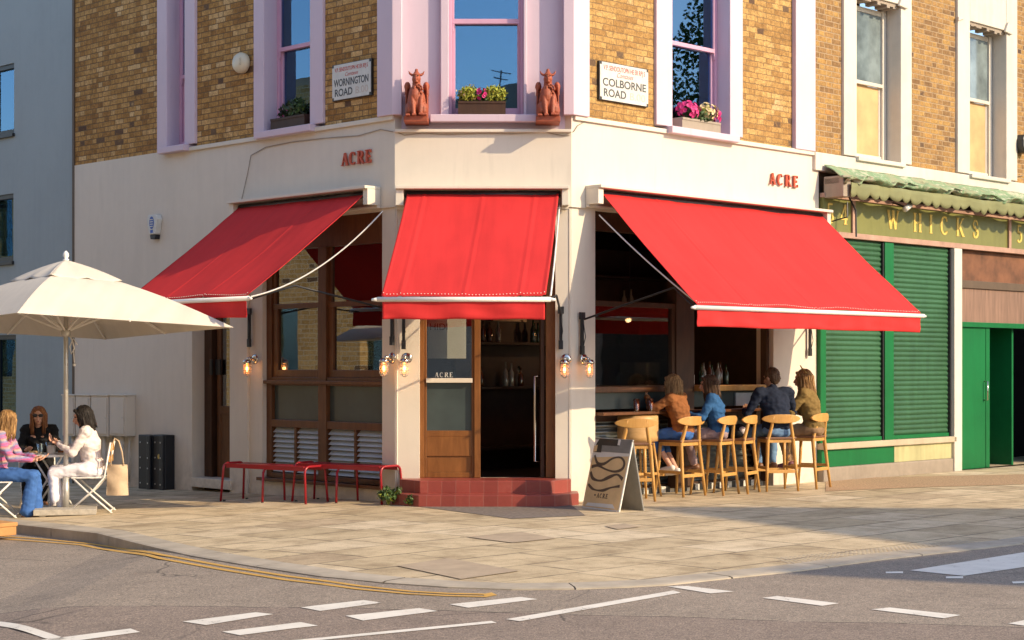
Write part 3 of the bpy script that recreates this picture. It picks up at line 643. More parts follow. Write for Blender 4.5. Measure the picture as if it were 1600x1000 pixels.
# roof slab and inner shell so no light leaks in
def inner(pts, z0, z1, name, mat): return poly_world(pts, z0, z1, name, mat)
foot = [wp('L',LE,.1), wp('L',-.05,.1), wp('R',.05,.1), wp('R',4.6,.1), (3.2, 26), (-5.8, 26)]
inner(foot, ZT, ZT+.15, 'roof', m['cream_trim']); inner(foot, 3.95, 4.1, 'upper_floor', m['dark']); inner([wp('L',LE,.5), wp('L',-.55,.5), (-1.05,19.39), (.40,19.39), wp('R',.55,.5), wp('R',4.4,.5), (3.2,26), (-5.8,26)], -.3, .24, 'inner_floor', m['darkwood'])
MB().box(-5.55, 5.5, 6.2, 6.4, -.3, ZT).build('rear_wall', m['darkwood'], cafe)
MB().box(LE, LE+.2, .3, 5, -.6, ZT).build('party_wall', m['brick_shaded'], cafe, FR['L'])
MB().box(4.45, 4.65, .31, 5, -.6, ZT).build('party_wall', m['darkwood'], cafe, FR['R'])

# ---- left wall: side door
fr = FR['L']; u0, u1 = -3.976, -3.15; d0 = .22
dr = MB(); dr.box(u0, u0+.16, d0-.03, d0+.1, -.2, 2.95); dr.box(u1-.08, u1, d0-.03, d0+.1, -.2, 2.95); dr.box(u0+.16, u1-.08, d0-.03, d0+.1, 2.3, 2.42)
door = dr.build('side_door', m['brown_dark'], cafe, fr, .004)
q = MB(); q.box(u0+.2, u0+.28, d0+.03, d0+.08, -.1, 2.3); q.box(u1-.16, u1-.08, d0+.03, d0+.08, -.1, 2.3); q.box(u0+.28, u1-.16, d0+.03, d0+.08, .1, .22)
q.box(u0+.28, u1-.16, d0+.035, d0+.075, .22, .92); q.box(u0+.28, u1-.16, d0+.02, d0+.08, .92, 1.02); q.box(u0+.28, u1-.16, d0+.03, d0+.08, 2.2, 2.3); q.build('door_leaf', m['brown'], door, None, .004)
MB().box(u0+.28, u1-.16, d0+.05, d0+.056, 1.02, 2.2).build('pane', m['pane_shop'], door)
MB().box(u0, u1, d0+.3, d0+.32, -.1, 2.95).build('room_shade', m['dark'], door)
MB().box(u0+.155, u0+.20, d0-.06, d0-.03, 1.42, 1.62).box(u0+.20, u0+.30, d0-.0, d0+.03, 1.42, 1.62).build('lock_plate', m['black'], door, None, .005)
MB().box(u0-.0, u1+.05, -.03, .3, -.02, .10).build('threshold', m['cream_trim'], door, None, .006)
# ---- left wall: big window
u0, u1, z0, z1 = -2.51, -.253, .17, 3.3; d = .09
sw = MB(); F_ = m['brown']
um = U('L',504,-d); zt = Zat('L', um, 476, -d); zr1 = Zat('L', um, 599, -d); zr2 = Zat('L', um, 664, -d)
sw.box(u0, u0+.10, d, d+.10, z0, z1); sw.box(u1-.045, u1, d, d+.10, z0, z1); sw.box(u0+.10, u1-.045, d, d+.10, z1-.35, z1); sw.box(um-.075, um+.075, d-.01, d+.10, z0, z1-.35)
for aa, bb in ((u0+.10, um-.075), (um+.075, u1-.045)):
    sw.box(aa, bb, d, d+.10, z0, z0+.06); sw.box(aa, bb, d, d+.10, zr2-.045, zr2+.045); sw.box(aa, bb, d, d+.10, zr1-.03, zr1+.07)
    sw.box(aa, bb, d+.02, d+.08, zt-.03, zt+.03); sw.box(aa, aa+.09, d+.025, d+.085, zr1+.07, zt-.03); sw.box(bb-.05, bb, d+.025, d+.085, zr1+.07, zt-.03); sw.box(aa+.09, bb-.05, d+.025, d+.085, zr1+.07, zr1+.16)
    sw.box(aa, aa+.05, d+.025, d+.085, zt+.03, z1-.35); sw.box(bb-.03, bb, d+.025, d+.085, zt+.03, z1-.35)
shopwin = sw.build('shopfront_window', F_, cafe, fr, .004)
MB().box(u0-.05, u1+.02, -.03, d, z0-.04, z0).build('sill', F_, shopwin, None, .004)
MB().box(u0-.03, u1, d-.05, d-.002, zr1-.01, zr1+.03).build('transom_rail', F_, shopwin, None, .004)
for aa, bb in ((u0+.10, um-.075), (um+.075, u1-.045)):
    MB().box(aa+.09, bb-.05, d+.055, d+.061, zr1+.16, zt-.03).box(aa+.05, bb-.03, d+.055, d+.061, zt+.03, z1-.35).build('pane', m['pane_shop'], shopwin)
    MB().box(aa, bb, d+.055, d+.061, zr2+.045, zr1-.03).build('frosted_pane', m['frost'], shopwin)
    lv = MB(); mid = (aa+bb)/2; lv_t = zr2-.045
    for k in range(9):
        zz = z0+.075+k*(lv_t-z0-.08)/9
        for p0, p1 in ((aa+.01, mid-.02), (mid+.02, bb-.01)): lv.add([(p0,d+.02,zz),(p1,d+.02,zz),(p1,d+.085,zz+.066),(p0,d+.085,zz+.066),(p0,d+.024,zz-.004),(p1,d+.024,zz-.004),(p1,d+.089,zz+.062),(p0,d+.089,zz+.062)], [(0,1,2,3),(7,6,5,4),(0,4,5,1),(1,5,6,2),(2,6,7,3),(3,7,4,0)])
    lv.build('louvre', m['louvre'], shopwin)
    MB().box(mid-.02, mid+.02, d+.01, d+.095, z0+.06, lv_t).build('louvre_bar', F_, shopwin)
MB().box(u0, u1, d+.16, d+.18, z0, zr1).build('backing_board', m['dark'], shopwin)
# ---- chamfer: doors and steps
fr = FR['C']; d = .12; zb = .27; H1 = 3.30
U_ = lambda px: U('C', px, -.12); Z_ = lambda py: Zat('C', 1, py, -.12)
e = MB(); W_ = m['door_wood']
uL = .275; uR = 1.81
e.box(uL, U_(663), d, d+.12, zb, H1); e.box(U_(741), U_(750.5), d, d+.12, zb, H1); e.box(U_(853), uR, d, d+.12, zb, H1); e.box(U_(663), U_(741), d, d+.12, 2.5, H1); e.box(U_(750.5), U_(853), d, d+.12, 2.5, 2.62)
ent = e.build('entrance_doorway', W_, cafe, fr, .004)
g = MB(); a, b = U_(663)+.001, U_(741)-.001
g.box(a, a+.025, d+.03, d+.08, zb, 2.5); g.box(b-.03, b, d+.03, d+.08, zb, 2.5); g.box(a+.025, b-.03, d+.03, d+.08, zb, zb+.06); g.box(a+.025, b-.03, d+.03, d+.08, Z_(713), Z_(682)+.0)
g.box(a+.025, b-.03, d+.03, d+.08, Z_(682), Z_(673)); g.box(a+.025, b-.03, d+.045, d+.07, zb+.06, Z_(713)); g.box(a+.025, b-.03, d+.03, d+.08, 2.36, 2.5)
g.build('side_panel', W_, ent, None, .004)
MB().box(a+.02, b-.02, d-.01, d+.06, Z_(598), Z_(591)).build('rail', m['cream_trim'], ent, None, .004)
pn = MB().box(a+.025, b-.03, d+.05, d+.056, Z_(591), 2.36).build('pane', m['pane_shop'], ent)
MB().box(a+.025, b-.03, d+.05, d+.056, Z_(673), Z_(598)).build('frosted_pane', m['frost'], ent)
xx = a+.115; hh = .055
for ch in 'ACRE':
    gm, adv = glyph(ch, hh*1.0, xx, Z_(590)+.004, .002, d+.049); gm.build('door_letter', m['sign_white'], ent); xx += adv*1.05+.008
cd_ = MB().box(a+.025, b-.10, d+.30, d+.32, Z_(560), 2.18); bd = cd_.build('mirrored_wall_panel', m['cream'], ent)  # cream panel and letters stand in for the wall mirrored in the glass
text('HIDI', .11, m['brown_dark'], bd, a+.15, 1.95, d+.298)
# open door leaf folded inwards on the right with a long handle
dl = MB(); hx = U_(853)-.015
dl.box(hx-.045, hx, d+.05, d+.13, zb, 2.5); dl.box(hx-.045, hx, d+.75, d+.86, zb, 2.5); dl.box(hx-.045, hx, d+.13, d+.75, zb, zb+.2); dl.box(hx-.045, hx, d+.13, d+.75, 1.1, 1.2); dl.box(hx-.045, hx, d+.13, d+.75, 2.4, 2.5)
leaf = dl.build('door_leaf', m['brown_dark'], ent, None, .004)
MB().tube([(hx-.05,d+.10,.45),(hx-.11,d+.10,.45),(hx-.11,d+.10,1.42),(hx-.05,d+.10,1.42)], .013).build('handle', m['chrome'], leaf, None, 0, True)
MB().box(hx-.025, hx-.02, d+.13, d+.75, zb+.2, 2.4).build('pane', m['pane_shop'], leaf)
st = MB()
def stp(y0, x0, x1, ch, z0, z1): st.prismz([(x0,.02),(x0,-.02-.02),(x0+ch,y0),(x1-ch,y0),(x1,-.04),(x1,.02)], z0, z1)
st.prismz([(.06,.18),(.06,-.10),(.30,-.36),(1.76,-.36),(1.98,-.10),(1.98,.18)], -.1, .268)
st2 = MB().prismz([(.06,.02),(-.02,-.30),(.30,-.62),(1.80,-.62),(2.06,-.32),(2.06,.02)], -.15, .128)
steps = st.build('entrance_step', m['tile'], cafe, fr, .008); st2.build('entrance_step', m['tile'], cafe, fr, .008)
# ---- right wall: open bar front
fr = FR['R']; u0, u1 = .43, 3.84; d = .10
pU = lambda px, d=.10: U('R', px, -d); pZ = lambda py, px=1080, d=.10: P('R', px, py, -d)[1]
zc_ = pZ(606); zl = pZ(640)
B = MB(); pa, pb = pU(1057), pU(1085)
B.box(u0, u0+.05, d, d+.1, .05, 3.32); B.box(pa, pb, d, d+.14, .05, 3.32); B.box(u1-.05, u1, d, d+.1, .05, 3.32); B.box(pU(1203)-.02, pU(1203)+.02, d+.02, d+.1, zc_+.04, 3.32); B.box(u0+.05, pa, d, d+.1, 3.1, 3.32); B.box(pb, pU(1203)-.02, d, d+.1, 3.1, 3.32)
B.box(u0+.05, pa, d+.02, d+.09, pZ(480,1000), pZ(472,1000)); B.box(pa-.06, pa, d+.02, d+.08, zc_+.04, pZ(480,1000)); B.box(u0+.05, u0+.09, d+.02, d+.08, zc_+.04, pZ(480,1000))
bar = B.build('bar_front', m['brown_dark'], cafe, fr, .004)
MB().box(u0+.05, pa, d+.05, d+.056, zc_+.04, pZ(480,1000)).build('pane', m['clear'], bar)
MB().box(u0+.02, pa-.002, d-.04, d+.2, zc_-.04, zc_+.03).build('counter_top', m['brown'], bar, None, .006)
MB().box(pb+.002, pU(1188), d-.10, d+.32, zc_-.04, zc_+.03).build('counter_top', m['oak'], bar, None, .006)
MB().box(u0+.05, u1-.05, d+.03, d+.05, pZ(636), zc_-.04).build('frosted_pane', m['frost'], bar)
MB().box(pU(1150), u1-.06, d+.0, d+.025, pZ(636), zc_-.07).build('grey_panel', m['louvre'], bar, None, .004)
MB().box(u0+.02, u1-.02, d-.18, d+.03, zl-.035, zl).build('ledge', m['brown'], bar, None, .006)
cg = MB(); zz0, zz1 = .10, zl-.12
n_ = int((u1-u0-.1)/.012)
cgf = lambda a, b: (u0+.05+(u1-u0-.1)*a, .36+.018*math.sin(b*(zz1-zz0)/.075*2*math.pi), zz0+(zz1-zz0)*b)
cg.sheet(cgf, 2, 110, (0, .01, 0)); cg.build('corrugated_panel', m['corrug'], bar, None, 0, True)
MB().box(u0, u1, .30, .36, zz1, zl-.035).build('under_rail', m['brown_dark'], bar)
ck = MB(); ck2 = MB()
for i in range(42):
    (ck if i % 2 else ck2).box(u0+i*(u1-u0)/42, u0+(i+1)*(u1-u0)/42, .20, .26, -.1, .075)
ck.build('plinth_tiles', m['sign_white'], bar); ck2.build('plinth_tiles', m['black'], bar)
MB().box(u0, u1, .262, .36, -.1, .10).build('plinth', m['brown_dark'], bar)
# ---------------------------------------------------------------- blue-grey rendered building on the left
bl = thing('blue_rendered_building', 'blue-grey rendered building beside the cafe with dark framed windows', 'building', FR['L'] @ Matrix.Translation((LE, 0, 0)))
X0 = LE-9; hs = []
for (pxr, py0, py1) in ((22,98,208),(21,302,408),(25,523,690)):
    u = U('L', pxr, -.04); hs.append((u-1.5, u, Zat('L', u, py1, -.04), Zat('L', u, py0, -.04)))
MB().grid(X0, LE-.02, -.8, 10, hs, .04, .35).build('wall', m['blue_render'], bl, FR['L'])
MB().box(LE-.05, LE-.004, -.01, .05, -.8, 10).build('edge_shadow_strip', m['bronze_line'], bl, FR['L'])  # dark strip stands in for the shadow line between the two buildings
MB().box(X0, LE, .3, 6, 10, 10.1).build('roof', m['blue_render'], bl, FR['L'])
for i, (a, b, c, d) in enumerate(hs):
    f = MB(); t = .07; f.box(a, b, .06, .14, c, c+t); f.box(a, b, .06, .14, d-t, d); f.box(a, a+t, .06, .14, c+t, d-t); f.box(b-.03, b, .06, .14, c+t, d-t); f.box(b-.62, b-.57, .065, .135, c+t, d-t)
    wi = f.build('window', m['black_metal'], bl, FR['L'], .004)
    MB().box(a+t, b-.03, .10, .106, c+t, d-t).build('pane', m['pane'], wi)
    MB().box(a-.02, b+.02, .0, .06, c-.05, c).build('sill', m['black_metal'], wi, None, .003)
    cm = MB(); cm.sheet(lambda s_, v: (a+(b-a)*s_, .22+.03*math.sin(s_*70), c+(d-c)*v), 80, 2, (0,.004,0)); cm.build('curtain', m['board'] if i == 1 else m['curtain'], wi, None, 0, True)
    MB().box(a, b, .4, .42, c, d).build('room_shade', m['dark'], wi)

# ---------------------------------------------------------------- green shuttered shop on the right
fr = FR['R']
shop = thing('green_shop_building', 'yellow brick building with a faded green shuttered shop and peeling white windows', 'building', FR['R'] @ Matrix.Translation((4.8, 0, 0)))
SR = 16.0
def swin(pxa, pxb, pxc, pxd, ytop, ybot, ymeet, top):
    a0, u0, u1, a1 = U('R',pxa), U('R',pxb), U('R',pxc), U('R',pxd); z1 = Zat('R', (u0+u1)/2, ytop); z0 = ZB+.02
    return a0, u0, u1, a1, z0, z1, ymeet, top
S_ = [swin(1316,1336,1405,1422,2,250,130,7.2), swin(1494,1513,1570,1587,44,268,157,7.2)]
MB().grid(4.66, SR, ZB, ZT, [(q[0]+.005,q[3]-.005,ZB-.1,q[7]-.01) for q in S_], .012, .3).build('brick_wall', m['brick_shop'], shop, fr)
MB().box(4.665, SR, -.045, .28, ZB-.24, ZB-.002).build('stone_band', m['stone_white'], shop, fr, .006)
for a0, u0, u1, a1, z0, z1, ym, top in S_:
    q = MB(); q.box(a0, u0, -.03, .3, z0, top); q.box(u1, a1, -.03, .3, z0, top); q.box(u0, u1, -.028, .3, z1+.03, top)
    q.prism([(a0-.03,z1-.03),(a0+.15,z1+.03),(a0-.03,z1+.04)], -.06, -.031); q.prism([(u1-.1,z1),(u1+.12,z1-.02),(u1+.1,z1+.1),(u1,z1+.16)], -.07, -.031)
    wn_ = q.build('window', m['stone_white'], shop, fr, .01)
    br = MB(); random.seed(3)
    for k in range(14):
        xx = u0+(u1-u0)*k/14; br.box(xx, xx+(u1-u0)/14*.98, .0, .2, z1-random.uniform(0,.05), z1+.029)
    br.build('broken_lintel', m['grey_base'], wn_)
    dd = .26; zm = Zat('R', (u0+u1)/2-.05, ym, -dd); e0, e1 = u0, u1-.02; f = MB()
    f.box(e0, e0+.06, dd-.04, dd+.03, z0, z1); f.box(e1-.09, e1, dd-.06, dd+.03, z0, z1); f.box(e0+.06, e1-.09, dd-.04, dd+.03, z1-.12, z1-.05); f.box(e0+.06, e1-.09, dd-.04, dd+.02, z0, z0+.1); f.box(e0+.06, e1-.09, dd-.07, dd-.02, zm-.025, zm+.025)
    f.box(e1-.13, e1-.09, dd-.02, dd+.02, z0+.1, zm-.025)
    f.build('sash_frame', m['stone_white'], wn_, None, .004)
    MB().box(e0+.06, e1-.09, dd-.03, dd-.024, zm+.025, z1-.12).build('pane', m['pane_old'], wn_)
    MB().box(e0+.06, e1-.13, dd-.012, dd+.02, z0+.1, zm-.025).build('boarding', m['board'], wn_)
    MB().box(e0, e1, dd+.25, dd+.27, z0, z1).build('room_shade', m['dark'], wn_)
    MB().box(u0-.04, u1+.04, -.09, dd, z0-.06, z0-.001).build('sill', m['stone_white'], wn_, None, .01)
MB().box(4.66, SR, .3, 6, ZT, ZT+.15).build('roof', m['stone_white'], shop, fr)
MB().box(4.8, SR, 1.2, 1.4, -.5, 4.3).build('inner_wall', m['dark'], shop, fr)
# fascia
of = .05
A = lambda px, py, o=of: P('R', px, py, o)
zb1 = A(1400, 371)[1]-.0; zt1 = zb1+.60
MB().box(4.84, SR, .05, .28, 3.1, 4.12).build('fascia_backing', m['bronze_line'], shop, fr)
sg = MB(); sg.box(4.84, SR, -.05, .05, zb1, zb1+.44); sign = sg.build('fascia_board', m['signgreen'], shop, fr)
fm = MB(); fm.box(4.82, SR, -.085, -.0, zb1-.075, zb1-.001); fm.box(4.82, SR, -.075, .0, zb1+.441, zb1+.50)
for px in (1333, 1577): 
    uu = U('R', px, .06); fm.box(uu-.035, uu+.035, -.08, -.051, zb1, zb1+.44)
fm.build('fascia_frame', m['pinkwood'], shop, fr, .004)
hgt = .27; zz = zb1+.105
for ch, px in (('5',1292),('4',1313),('W',1387),('H',1427),('I',1452),('C',1470),('K',1494),('S',1520),('5',1589),('4',1606)):
    gm, adv = glyph(ch, hgt, U('R', px, .06), zz, .004, -.0515, 1.7); gm.build('sign_letter', m['gold'], shop, fr)
# shutters
def shut(pa, pb):
    a, b = U('R', pa, 0), U('R', pb, 0); z0 = P('R', 1400, 680)[1]; z1 = zb1-.08; q = MB(); n = int((z1-z0)/.068)
    pts = []
    for k in range(n*6+1): pts.append((-.0-.018*abs(math.sin(math.pi*k/6)), z0+(z1-z0)*k/(n*6)))
    vs = []; 
    for y, z in pts: vs += [(a, y, z), (a+(b-a)*.33, y+.006*mn.noise((1,z*2,3)), z+.004*mn.noise((2,z*3,1))), (a+(b-a)*.66, y+.008*mn.noise((5,z*2,3)), z-.004*mn.noise((4,z*3,1))), (b, y, z)]
    q.add(vs, [(4*i+j, 4*i+j+1, 4*i+j+5, 4*i+j+4) for i in range(len(pts)-1) for j in range(3)])
    o = q.build('roller_shutter', m['shut'], shop, fr)
    MB().box(a, b, -.03, .02, z0-.05, z0).build('bottom_bar', m['greenp'], o)
    return a, b, z0, z1
a1_, b1_, z0s, z1s = shut(1288, 1377); a2_, b2_, _, _ = shut(1391, 1480)
MB().box(4.80, a1_-.002, -.03, .1, z0s-.05, zb1-.08).box(b1_+.002, a2_-.002, -.06, .1, z0s-.06, zb1-.08).build('shutter_post', m['greenp'], shop, fr, .004)
MB().box(b1_-.03, b1_, -.045, -.02, z0s-.05, zb1-.08).box(b2_, b2_+.04, -.045, -.02, z0s-.05, zb1-.08).build('shutter_channel', m['black_metal'], shop, fr)
MB().box(4.8, b2_+.05, .03, .28, -.5, zb1-.08).build('wall', m['cream_stain'], shop, fr)
MB().box(4.80, b2_+.10, -.10, .03, z0s-.14, z0s-.055).build('stone_ledge', m['ledge'], shop, fr, .01)
ug = U('R', 1392)
MB().box(4.80, ug, -.05, .03, .19, z0s-.141).build('riser_panel', m['greenp'], shop, fr, .003)
MB().box(ug+.002, b2_+.06, -.055, .03, .19, z0s-.141).build('riser_panel', m['cream_stain'], shop, fr, .003)
MB().box(4.80, b2_+.06, -.08, .03, -.5, .188).build('plinth', m['grey_base'], shop, fr, .02)
wp0, wp1 = U('R',1482), U('R',1494)
MB().box(wp0, wp1, -.10, .12, -.5, zb1-.08).build('white_post', m['stone_white'], shop, fr, .006)
r0 = wp1+.002; zq = lambda py: Zat('R', 8.6, py)
MB().box(r0, SR, .02, .06, zq(438), zb1-.08).build('upper_panel', m['rust'], shop, fr)
MB().box(r0, SR, .0, .08, zq(450), zq(438)-.001).build('panel_ledge', m['bronze_line'], shop, fr, .004)
MB().box(r0, SR, .03, .07, zq(503), zq(450)-.001).build('lower_panel', m['rust2'], shop, fr)
MB().box(r0, SR, -.02, .08, zq(511), zq(503)-.001).build('door_lintel', m['greenp'], shop, fr, .004)
ud = U('R',1548); us = U('R',1542)
dd = MB(); dd.box(r0, us-.004, .02, .06, .0, zq(511)-.002); dd.box(us+.004, ud, .015, .065, .0, zq(511)-.002); gd = dd.build('green_door', m['greenp'], shop, fr, .004)
MB().tube([(us-.05,.02,1.02),(us-.05,-.04,1.02),(us-.05,-.04,1.30),(us-.05,.02,1.30)], .011).build('handle', m['chrome'], gd, None, 0, True)
MB().box(ud-.0, ud+.05, .55, 1.0, 0, zq(511)).box(U('R',1590), U('R',1590)+.05, .1, 1.0, 0, zq(511)).build('door_leaf', m['greenp'], gd)
MB().box(r0, SR, -.06, .1, -.5, .0).build('threshold', m['tile'], shop, fr)
MB().box(U('R',1640), SR, .0, .1, 0, zq(511)).build('door_leaf', m['greenp'], gd)
# torn green canopy
can = thing('shop_canopy', 'torn and folded green canopy with scalloped valance above the shop sign', 'canopy', wf('R', 4.84, 0, 3.9))
cx0 = 4.83
def ctop(a, b):
    u = cx0+(SR-cx0)*a; nz = mn.noise((u*2.3, b*2, 0)); n2 = mn.noise((u*6.7, b*5, 3))
    return (u, -.06-.38*b+.05*n2, 4.20-.17*b-.03*math.sin(b*3.1)+(.05*nz+.035*n2)*(.25+b))
q = MB(); q.sheet(ctop, 260, 14, (0,0,-.012))
q.sheet(lambda a, b: (ctop(a,1)[0], ctop(a,1)[1]+.12*b+.03*math.sin(a*60+b*4), ctop(a,1)[2]-.03*math.sin(b*3.14)-.035*b+.03*mn.noise((a*80,b*3,7))), 260, 6, (0,0,-.01))
q.build('tarpaulin', m['tarp'], can, FR['R'], 0, True)
q = MB(); sp_ = .26
def val(a, b):
    u = cx0+.12+(SR-cx0-.12)*a; sc2 = abs(math.sin(math.pi*(u-cx0)/sp_))**.6; low = 3.83-.075*sc2+.05*mn.noise((u*2.6,0,1)); top = 3.95+.02*mn.noise((u*2,0,4))
    return (u, -.42+.02*math.sin(u*9)+.02*mn.noise((u*5,b,2)), top+(low-top)*b)
q.sheet(val, 620, 3, (0,.006,0)); q.build('scalloped_valance', m['old_green'], can, FR['R'], 0, True)
MB().box(4.84, 5.02, -.36, -.05, 3.76, 4.04).build('roller_box', m['grey_base'], can, FR['R'], .01)
MB().box(4.84, SR, -.30, -.06, 3.93, 4.02).build('roller', m['bronze_line'], can, FR['R'], .01)
MB().tube([(5.25,-.1,3.92),(5.22,-.3,3.6),(5.2,-.32,3.25)], .012).tube([(5.02,-.3,3.7),(4.98,-.33,3.5),(4.92,-.12,3.45)], .01).build('rod', m['black_metal'], can, FR['R'])
# spotlight tube and dark camera box
# ---------------------------------------------------------------- buildings out of frame (cast the shadows and fill the reflections)
hs_ = thing('shade_house', 'brick house across the road on the right whose roof line shades the pavement', 'building', gf(17, 2))
SA = V((SX, SY)).normalized(); NA = V((-SY, SX))
tE = math.tan(SUN_EL); s0 = 18.65
def sn(s_, n_, z): p = SA*s_+NA*n_; return (p.x-17, p.y-2, z)
ns = [(V(q_).dot(NA), (s0-V(q_).dot(SA))*tE) for q_ in ((1.85,12.85),(3.74,14.3),(1.25,18.72),(6.5,18.35))]; n1_, n2_, n3_, n4_ = [q_[0] for q_ in ns]; pr = ns
q = MB(); ff = [sn(s0, n1_, -1), sn(s0, n4_, -1), sn(s0, n4_, pr[3][1]), sn(s0, n3_, pr[2][1]), sn(s0, n2_, pr[1][1]), sn(s0, n1_, pr[0][1])]
bb_ = [sn(s0+7, n1_, -1), sn(s0+7, n4_, -1), sn(s0+7, n4_, pr[3][1]), sn(s0+7, n3_, pr[2][1]), sn(s0+7, n2_, pr[1][1]), sn(s0+7, n1_, pr[0][1])]
q.add(ff+bb_, [(5,4,3,2,1,0),(6,7,8,9,10,11)]+[(i, (i+1)%6, 6+(i+1)%6, 6+i) for i in range(6)]); q.build('wall', m['brick_far'], hs_)
q = MB()
for k in range(3):
    for r in range(2):
        a, b = n1_+.5+k*1.6, n1_+1.3+k*1.6; z = 1+r*3.2
        q.add([sn(s0-.03,a,z),sn(s0-.03,b,z),sn(s0-.03,b,z+1.5),sn(s0-.03,a,z+1.5),sn(s0,a,z),sn(s0,b,z),sn(s0,b,z+1.5),sn(s0,a,z+1.5)], [(3,2,1,0),(0,4,7,3),(1,5,6,2)])
q.build('window', m['pane'], hs_)
far = thing('brick_terrace', 'long yellow brick terrace across the side street, mirrored in the cafe window', 'building', Matrix.Translation((-18,18.2,0)) @ Matrix.Rotation(-math.pi/4+math.pi, 4, 'Z'))
MB().grid(-22, 26, -1, 8.3, [(-20+i*3.4, -18.9+i*3.4, z, z+1.8) for i in range(14) for z in (1.2, 4.8)], 0, .4).build('wall', m['brick_far'], far)
MB().box(-22, 26, .05, 8, 8.3, 8.5).build('roof', m['grey_base'], far)
q = MB()
for i in range(14):
    for z in (1.2, 4.8): q.box(-20+i*3.4, -18.9+i*3.4, .2, .22, z, z+1.8)
q.build('window', m['pane'], far)
ter = thing('rear_terrace', 'low rooftops behind the viewer, mirrored in the cafe middle window', 'building', gf(0, -18, 0, math.pi))
MB().prism([(-14,-1),(-14,11.3),(-1,10.95),(.6,10.8),(2.1,10.35),(6,10.2),(26,9.8),(26,-1)][::-1], 0, 8).build('wall', m['grey_base'], ter)
MB().tube([(.45,1,10.5),(.35,1,11.5)], .03).tube([(.0,1,11.35),(.75,1,11.5)], .02).tube([(.1,1,11.15),(.65,1,11.25)], .02).build('aerial', m['black_metal'], ter)
# tree off to the right, mirrored in the right upper window
def tree(x, y, hgt, cr, label):
    t = thing('street_tree', label, 'tree', gf(x, y))
    q = MB(); q.tube([(0,0,-.1),(.1,0,2),(.0,.1,hgt*.6),(0,0,hgt*.85)], [.22,.17,.11,.04], 10); random.seed(int(x*7))
    for k in range(9):
        a = k*2.4; z = 2.4+k*.45; q.tube([(0,0,z),(math.cos(a)*cr*.5,math.sin(a)*cr*.5,z+1),(math.cos(a)*cr*.8,math.sin(a)*cr*.8,z+2)], [.08,.05,.02], 6)
    q.build('trunk', m['bark'], t)
    q = MB()
    for k in range(42000):
        a = random.uniform(0, 6.28); b = random.uniform(-1, 1); rr = random.random()**.45*cr
        c = V((math.cos(a)*math.sqrt(1-b*b)*rr, math.sin(a)*math.sqrt(1-b*b)*rr, hgt*.62+b*rr*1.5))
        if mn.noise(c*.9) < -.18: continue
        d = V((random.gauss(0,1), random.gauss(0,1), random.gauss(0,1))).normalized()*.06; e = d.cross(V((random.random(), random.random(), random.random()))).normalized()*.042
        q.add([c-d, c+e, c+d, c-e], [(0,1,2,3)])
    q.build('crown', m['leaf'], t)
lb_ = thing('dark_reflection_block', 'added low dark block across the right street that darkens the bar glass reflection', 'building', gf(27, 30))  # unseen block added to keep bright sky out of the bar glass
MB().box(-4,4,-10.5,14,-1,4.6).build('wall', m['grey_base'], lb_); MB().box(-4.2,4.2,-10.7,14.2,4.6,4.8).build('roof', m['bronze_line'], lb_)
q = MB(); [q.box(-4.02,-4.001,-9+i*3,-7.2+i*3,.6,2.6) for i in range(7)]; q.build('block_window', m['black'], lb_)
tree(21.5, 25.4, 11.5, 3.1, 'leafy tree on the far pavement mirrored in the right upper window')
